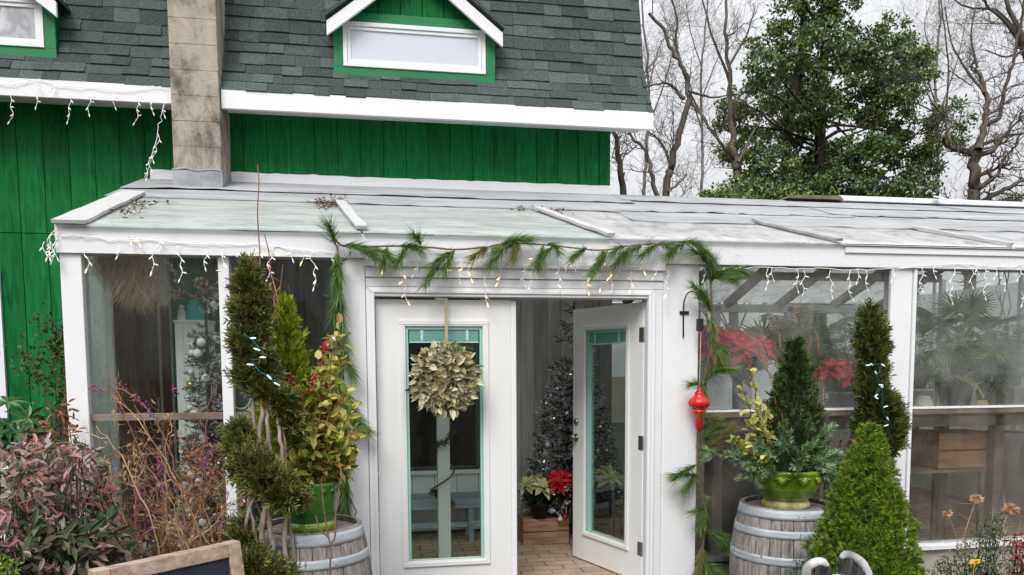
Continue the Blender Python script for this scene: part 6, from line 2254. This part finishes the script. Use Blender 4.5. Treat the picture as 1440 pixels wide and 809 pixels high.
# red poinsettias and other pot plants on the bench
poinsettia('mass of large red poinsettias behind the right window near door', float(at(1030, 475, .40)[0]), .40, zb, .30, .42, 'red_bract', 16, .11, .16, 'black', size=.17)
poinsettia('red poinsettia partly hidden by the garland behind right window', float(at(1000, 470, .40)[0]), .42, zb, .20, .48, 'red_bract', 8, .10, .16, 'galv', size=.13)
poinsettia('single red poinsettia in grey pot beyond the dark cone', float(at(1186, 525, .45)[0]), .45, zb, .15, .20, 'red_bract', 5, .11, .15, 'galv', size=.16)
poinsettia('dusty pink poinsettia far back behind the rightmost window', float(at(1395, 490, 1.6)[0]), 1.6, 1.1, .22, .30, 'pink_bract', 7, .12, .18, 'galv', 'palm_blue', .12)

def palm(label, x, y, z, trunk, nf, fl, mat='palm', potr=.15, poth=.25, leafL=.30, tr=.05, fan=False, potm='black', el=(.2, 1.2)):
    t = thing('potted_palm', label, 'palm', (x, y, z))
    mb = MB()
    lathe(mb, [(.001, 0), (potr*.8, 0), (potr, poth), (potr*1.07, poth), (potr*1.07, poth+.02), (potr*.9, poth+.02), (potr*.9, poth-.03), (.001, poth-.03)], (x, y, z), 24)
    mb.build('pot', MT[potm], t, True)
    mb = MB()
    zt = z+poth+trunk
    tube(mb, [(x, y, z+poth-.03), (x+.01, y, z+poth+trunk*.5), (x, y, zt)], [tr, tr*1.2, tr*.8], None, 10)
    for q in range(60):
        a, u = random.random()*6.28, random.random()
        p = np.array([x+math.cos(a)*tr*1.05, y+math.sin(a)*tr*1.05, z+poth+u*trunk])
        leaves(mb, p[None], np.array([[math.cos(a)*.5, math.sin(a)*.5, 1.]]), np.array([[math.cos(a), math.sin(a), 0]]), .07, .04)
    mb.build('trunk', MT['wood_brown'], t)
    ms, ml = MB(), MB()
    for i in range(nf):
        a = i*2.39996+.4*random.random()
        e = el[0]+(el[1]-el[0])*random.random()
        d = np.array([math.cos(a)*math.cos(e), math.sin(a)*math.cos(e), math.sin(e)])
        p0 = np.array([x, y, zt])
        L = fl*(.75+.4*random.random())
        if fan:
            P = smooth_path([p0, p0+d*L*.6, p0+d*L*.9+np.array([0, 0, -.06*L])], 4)
            tube(ms, P, .006, .004, 5, False)
            k = 26
            an = np.linspace(-1.9, 1.9, k)
            T_ = unit(P[-1]-P[-2])
            s_ = unit(np.cross(T_, [0, 0, 1.]))
            D = T_*np.cos(an)[:, None]+s_*np.sin(an)[:, None]+np.array([0, 0, -.15])
            leaves(ml, np.repeat(P[-1][None], k, 0), D, np.array([0, 0, 1.])+rng.normal(size=(k, 3))*.15, leafL*(.8+.3*rng.random(k)), .022, .2, .15)
        else:
            P = smooth_path([p0, p0+d*L*.5+np.array([0, 0, .05]), p0+d*L*.85+np.array([0, 0, -.10*L]), p0+d*L+np.array([0, 0, -.32*L])], 6)
            tube(ms, P, .006, .002, 5, False)
            k = 56
            X, T_ = along(P, k, .18, 1.0)
            s_ = unit(np.cross(T_, [0, 0, 1.]))
            sg = np.where(np.arange(k) % 2, 1, -1)[:, None]
            D = T_*.65+s_*sg*.8+np.array([0, 0, -.28])
            leaves(ml, X, D, np.array([0, 0, 1.])+rng.normal(size=(k, 3))*.2, leafL*(.7+.4*rng.random(k))*np.interp(np.arange(k), [0, k*.4, k-1], [.7, 1, .45]), .016, .15, .15)
    ms.build('stalk', LF[mat], t)
    ml.build('fronds', LF[mat], t)
    return t
def px_x(px, py, Y):
    return float(at(px, py, Y)[0])
palm('fan palm with yellow green fronds behind first right window', px_x(1070, 440, 1.3), 1.3, 1.0, .35, 12, .5, 'palm', .15, .22, .34, .04, True, 'black', (.1, 1.0))
palm('feathery palm behind the first right window near the white post', px_x(1180, 450, 1.2), 1.2, 1.0, .15, 16, .75, 'palm_blue', .15, .24, .2, .04, False, 'galv', (.4, 1.35))
palm('spiky palm with stout fibrous trunk behind the last right window', px_x(1343, 560, 1.0), 1.0, zb, .32, 22, .42, 'palm', .15, .20, .25, .055, True, 'black', (-.2, 1.3))
palm('arching blue green palm at the right edge behind last window', px_x(1425, 540, 1.1), 1.1, zb, .08, 18, .70, 'palm_blue', .15, .15, .2, .03, False, 'galv', (.1, 1.2))
palm('low green palm behind last window just right of the white post', px_x(1298, 540, .9), .95, zb, .05, 15, .5, 'palm', .12, .14, .16, .03, False, 'galv', (.1, 1.2))
palm('tall leafy palm against back glass in the middle of right window', px_x(1130, 420, 2.9), 2.9, .3, 1.0, 18, .9, 'palm', .18, .3, .25, .05, False, 'black', (.0, 1.2))
palm('tall leafy palm against back glass at right of the white post', px_x(1290, 420, 3.2), 3.2, .3, .9, 18, .9, 'palm_blue', .18, .3, .25, .05, False, 'black', (.0, 1.2))
palm('tall leafy palm at the far right of back glass wall', px_x(1420, 420, 3.4), 3.4, .3, .8, 16, .9, 'palm_blue', .18, .3, .25, .05, False, 'black', (.0, 1.2))
# crate, basket and clutter under the bench
crate('old wooden crate turned on its side under the right bench', px_x(1345, 610, .5), .55, .72, .50, .32, .30, 2)
mb = MB()
t = thing('low_shelf', 'low plank shelf carrying the crate under the right bench', 'shelf', (4.4, .6, 0))
box(mb, 3.82, 4.94, .35, .92, .695, .718)
mb.build('shelf_board', MT['wood_rafter'], t)
for xx in (3.85, 4.91):
    for yy in (.37, .90):
        mb = MB()
        box(mb, xx-.02, xx+.02, yy-.015, yy+.015, 0, .694)
        mb.build('leg', MT['wood_rafter'], t)
t = thing('grey_tub', 'blue grey bucket on the low shelf right of wooden crate', 'bucket', (px_x(1415, 610, .6), .62, .718))
mb = MB()
lathe(mb, [(.001, 0), (.11, 0), (.14, .26), (.148, .265), (.148, .275), (.135, .275), (.11, .02), (.001, .02)], (px_x(1415, 610, .6), .62, .718), 28)
mb.build('tub', MT['galv'], t, True)
c = (px_x(1380, 566, .4), .40, zb)
t = thing('terracotta_pot', 'small upturned tan clay pot on the bench behind last window', 'pot', c)
mb = MB()
lathe(mb, [(.065, 0), (.065, .02), (.058, .022), (.042, .08), (.001, .082)], c, 24)
mb.build('pot_body', mottled('tan_clay', [(.3, (.36, .22, .12)), (.7, (.50, .33, .20))], 8, bump=.1), t, True)
c = (px_x(1302, 560, .4), .42, zb)
t = thing('cream_jug', 'cream ribbed pot on the bench right of the white post', 'pot', c)
mb = MB()
lathe(mb, [(.001, 0), (.07, 0), (.075, .02), (.06, .08), (.045, .11), (.05, .12), (.04, .12), (.04, .08)], c, 28, lambda a, i: 1+.03*np.cos(a*14))
mb.build('pot_body', mottled('cream_glaze', [(.3, (.45, .42, .32)), (.7, (.58, .56, .45))], 8, bump=.1), t, True)
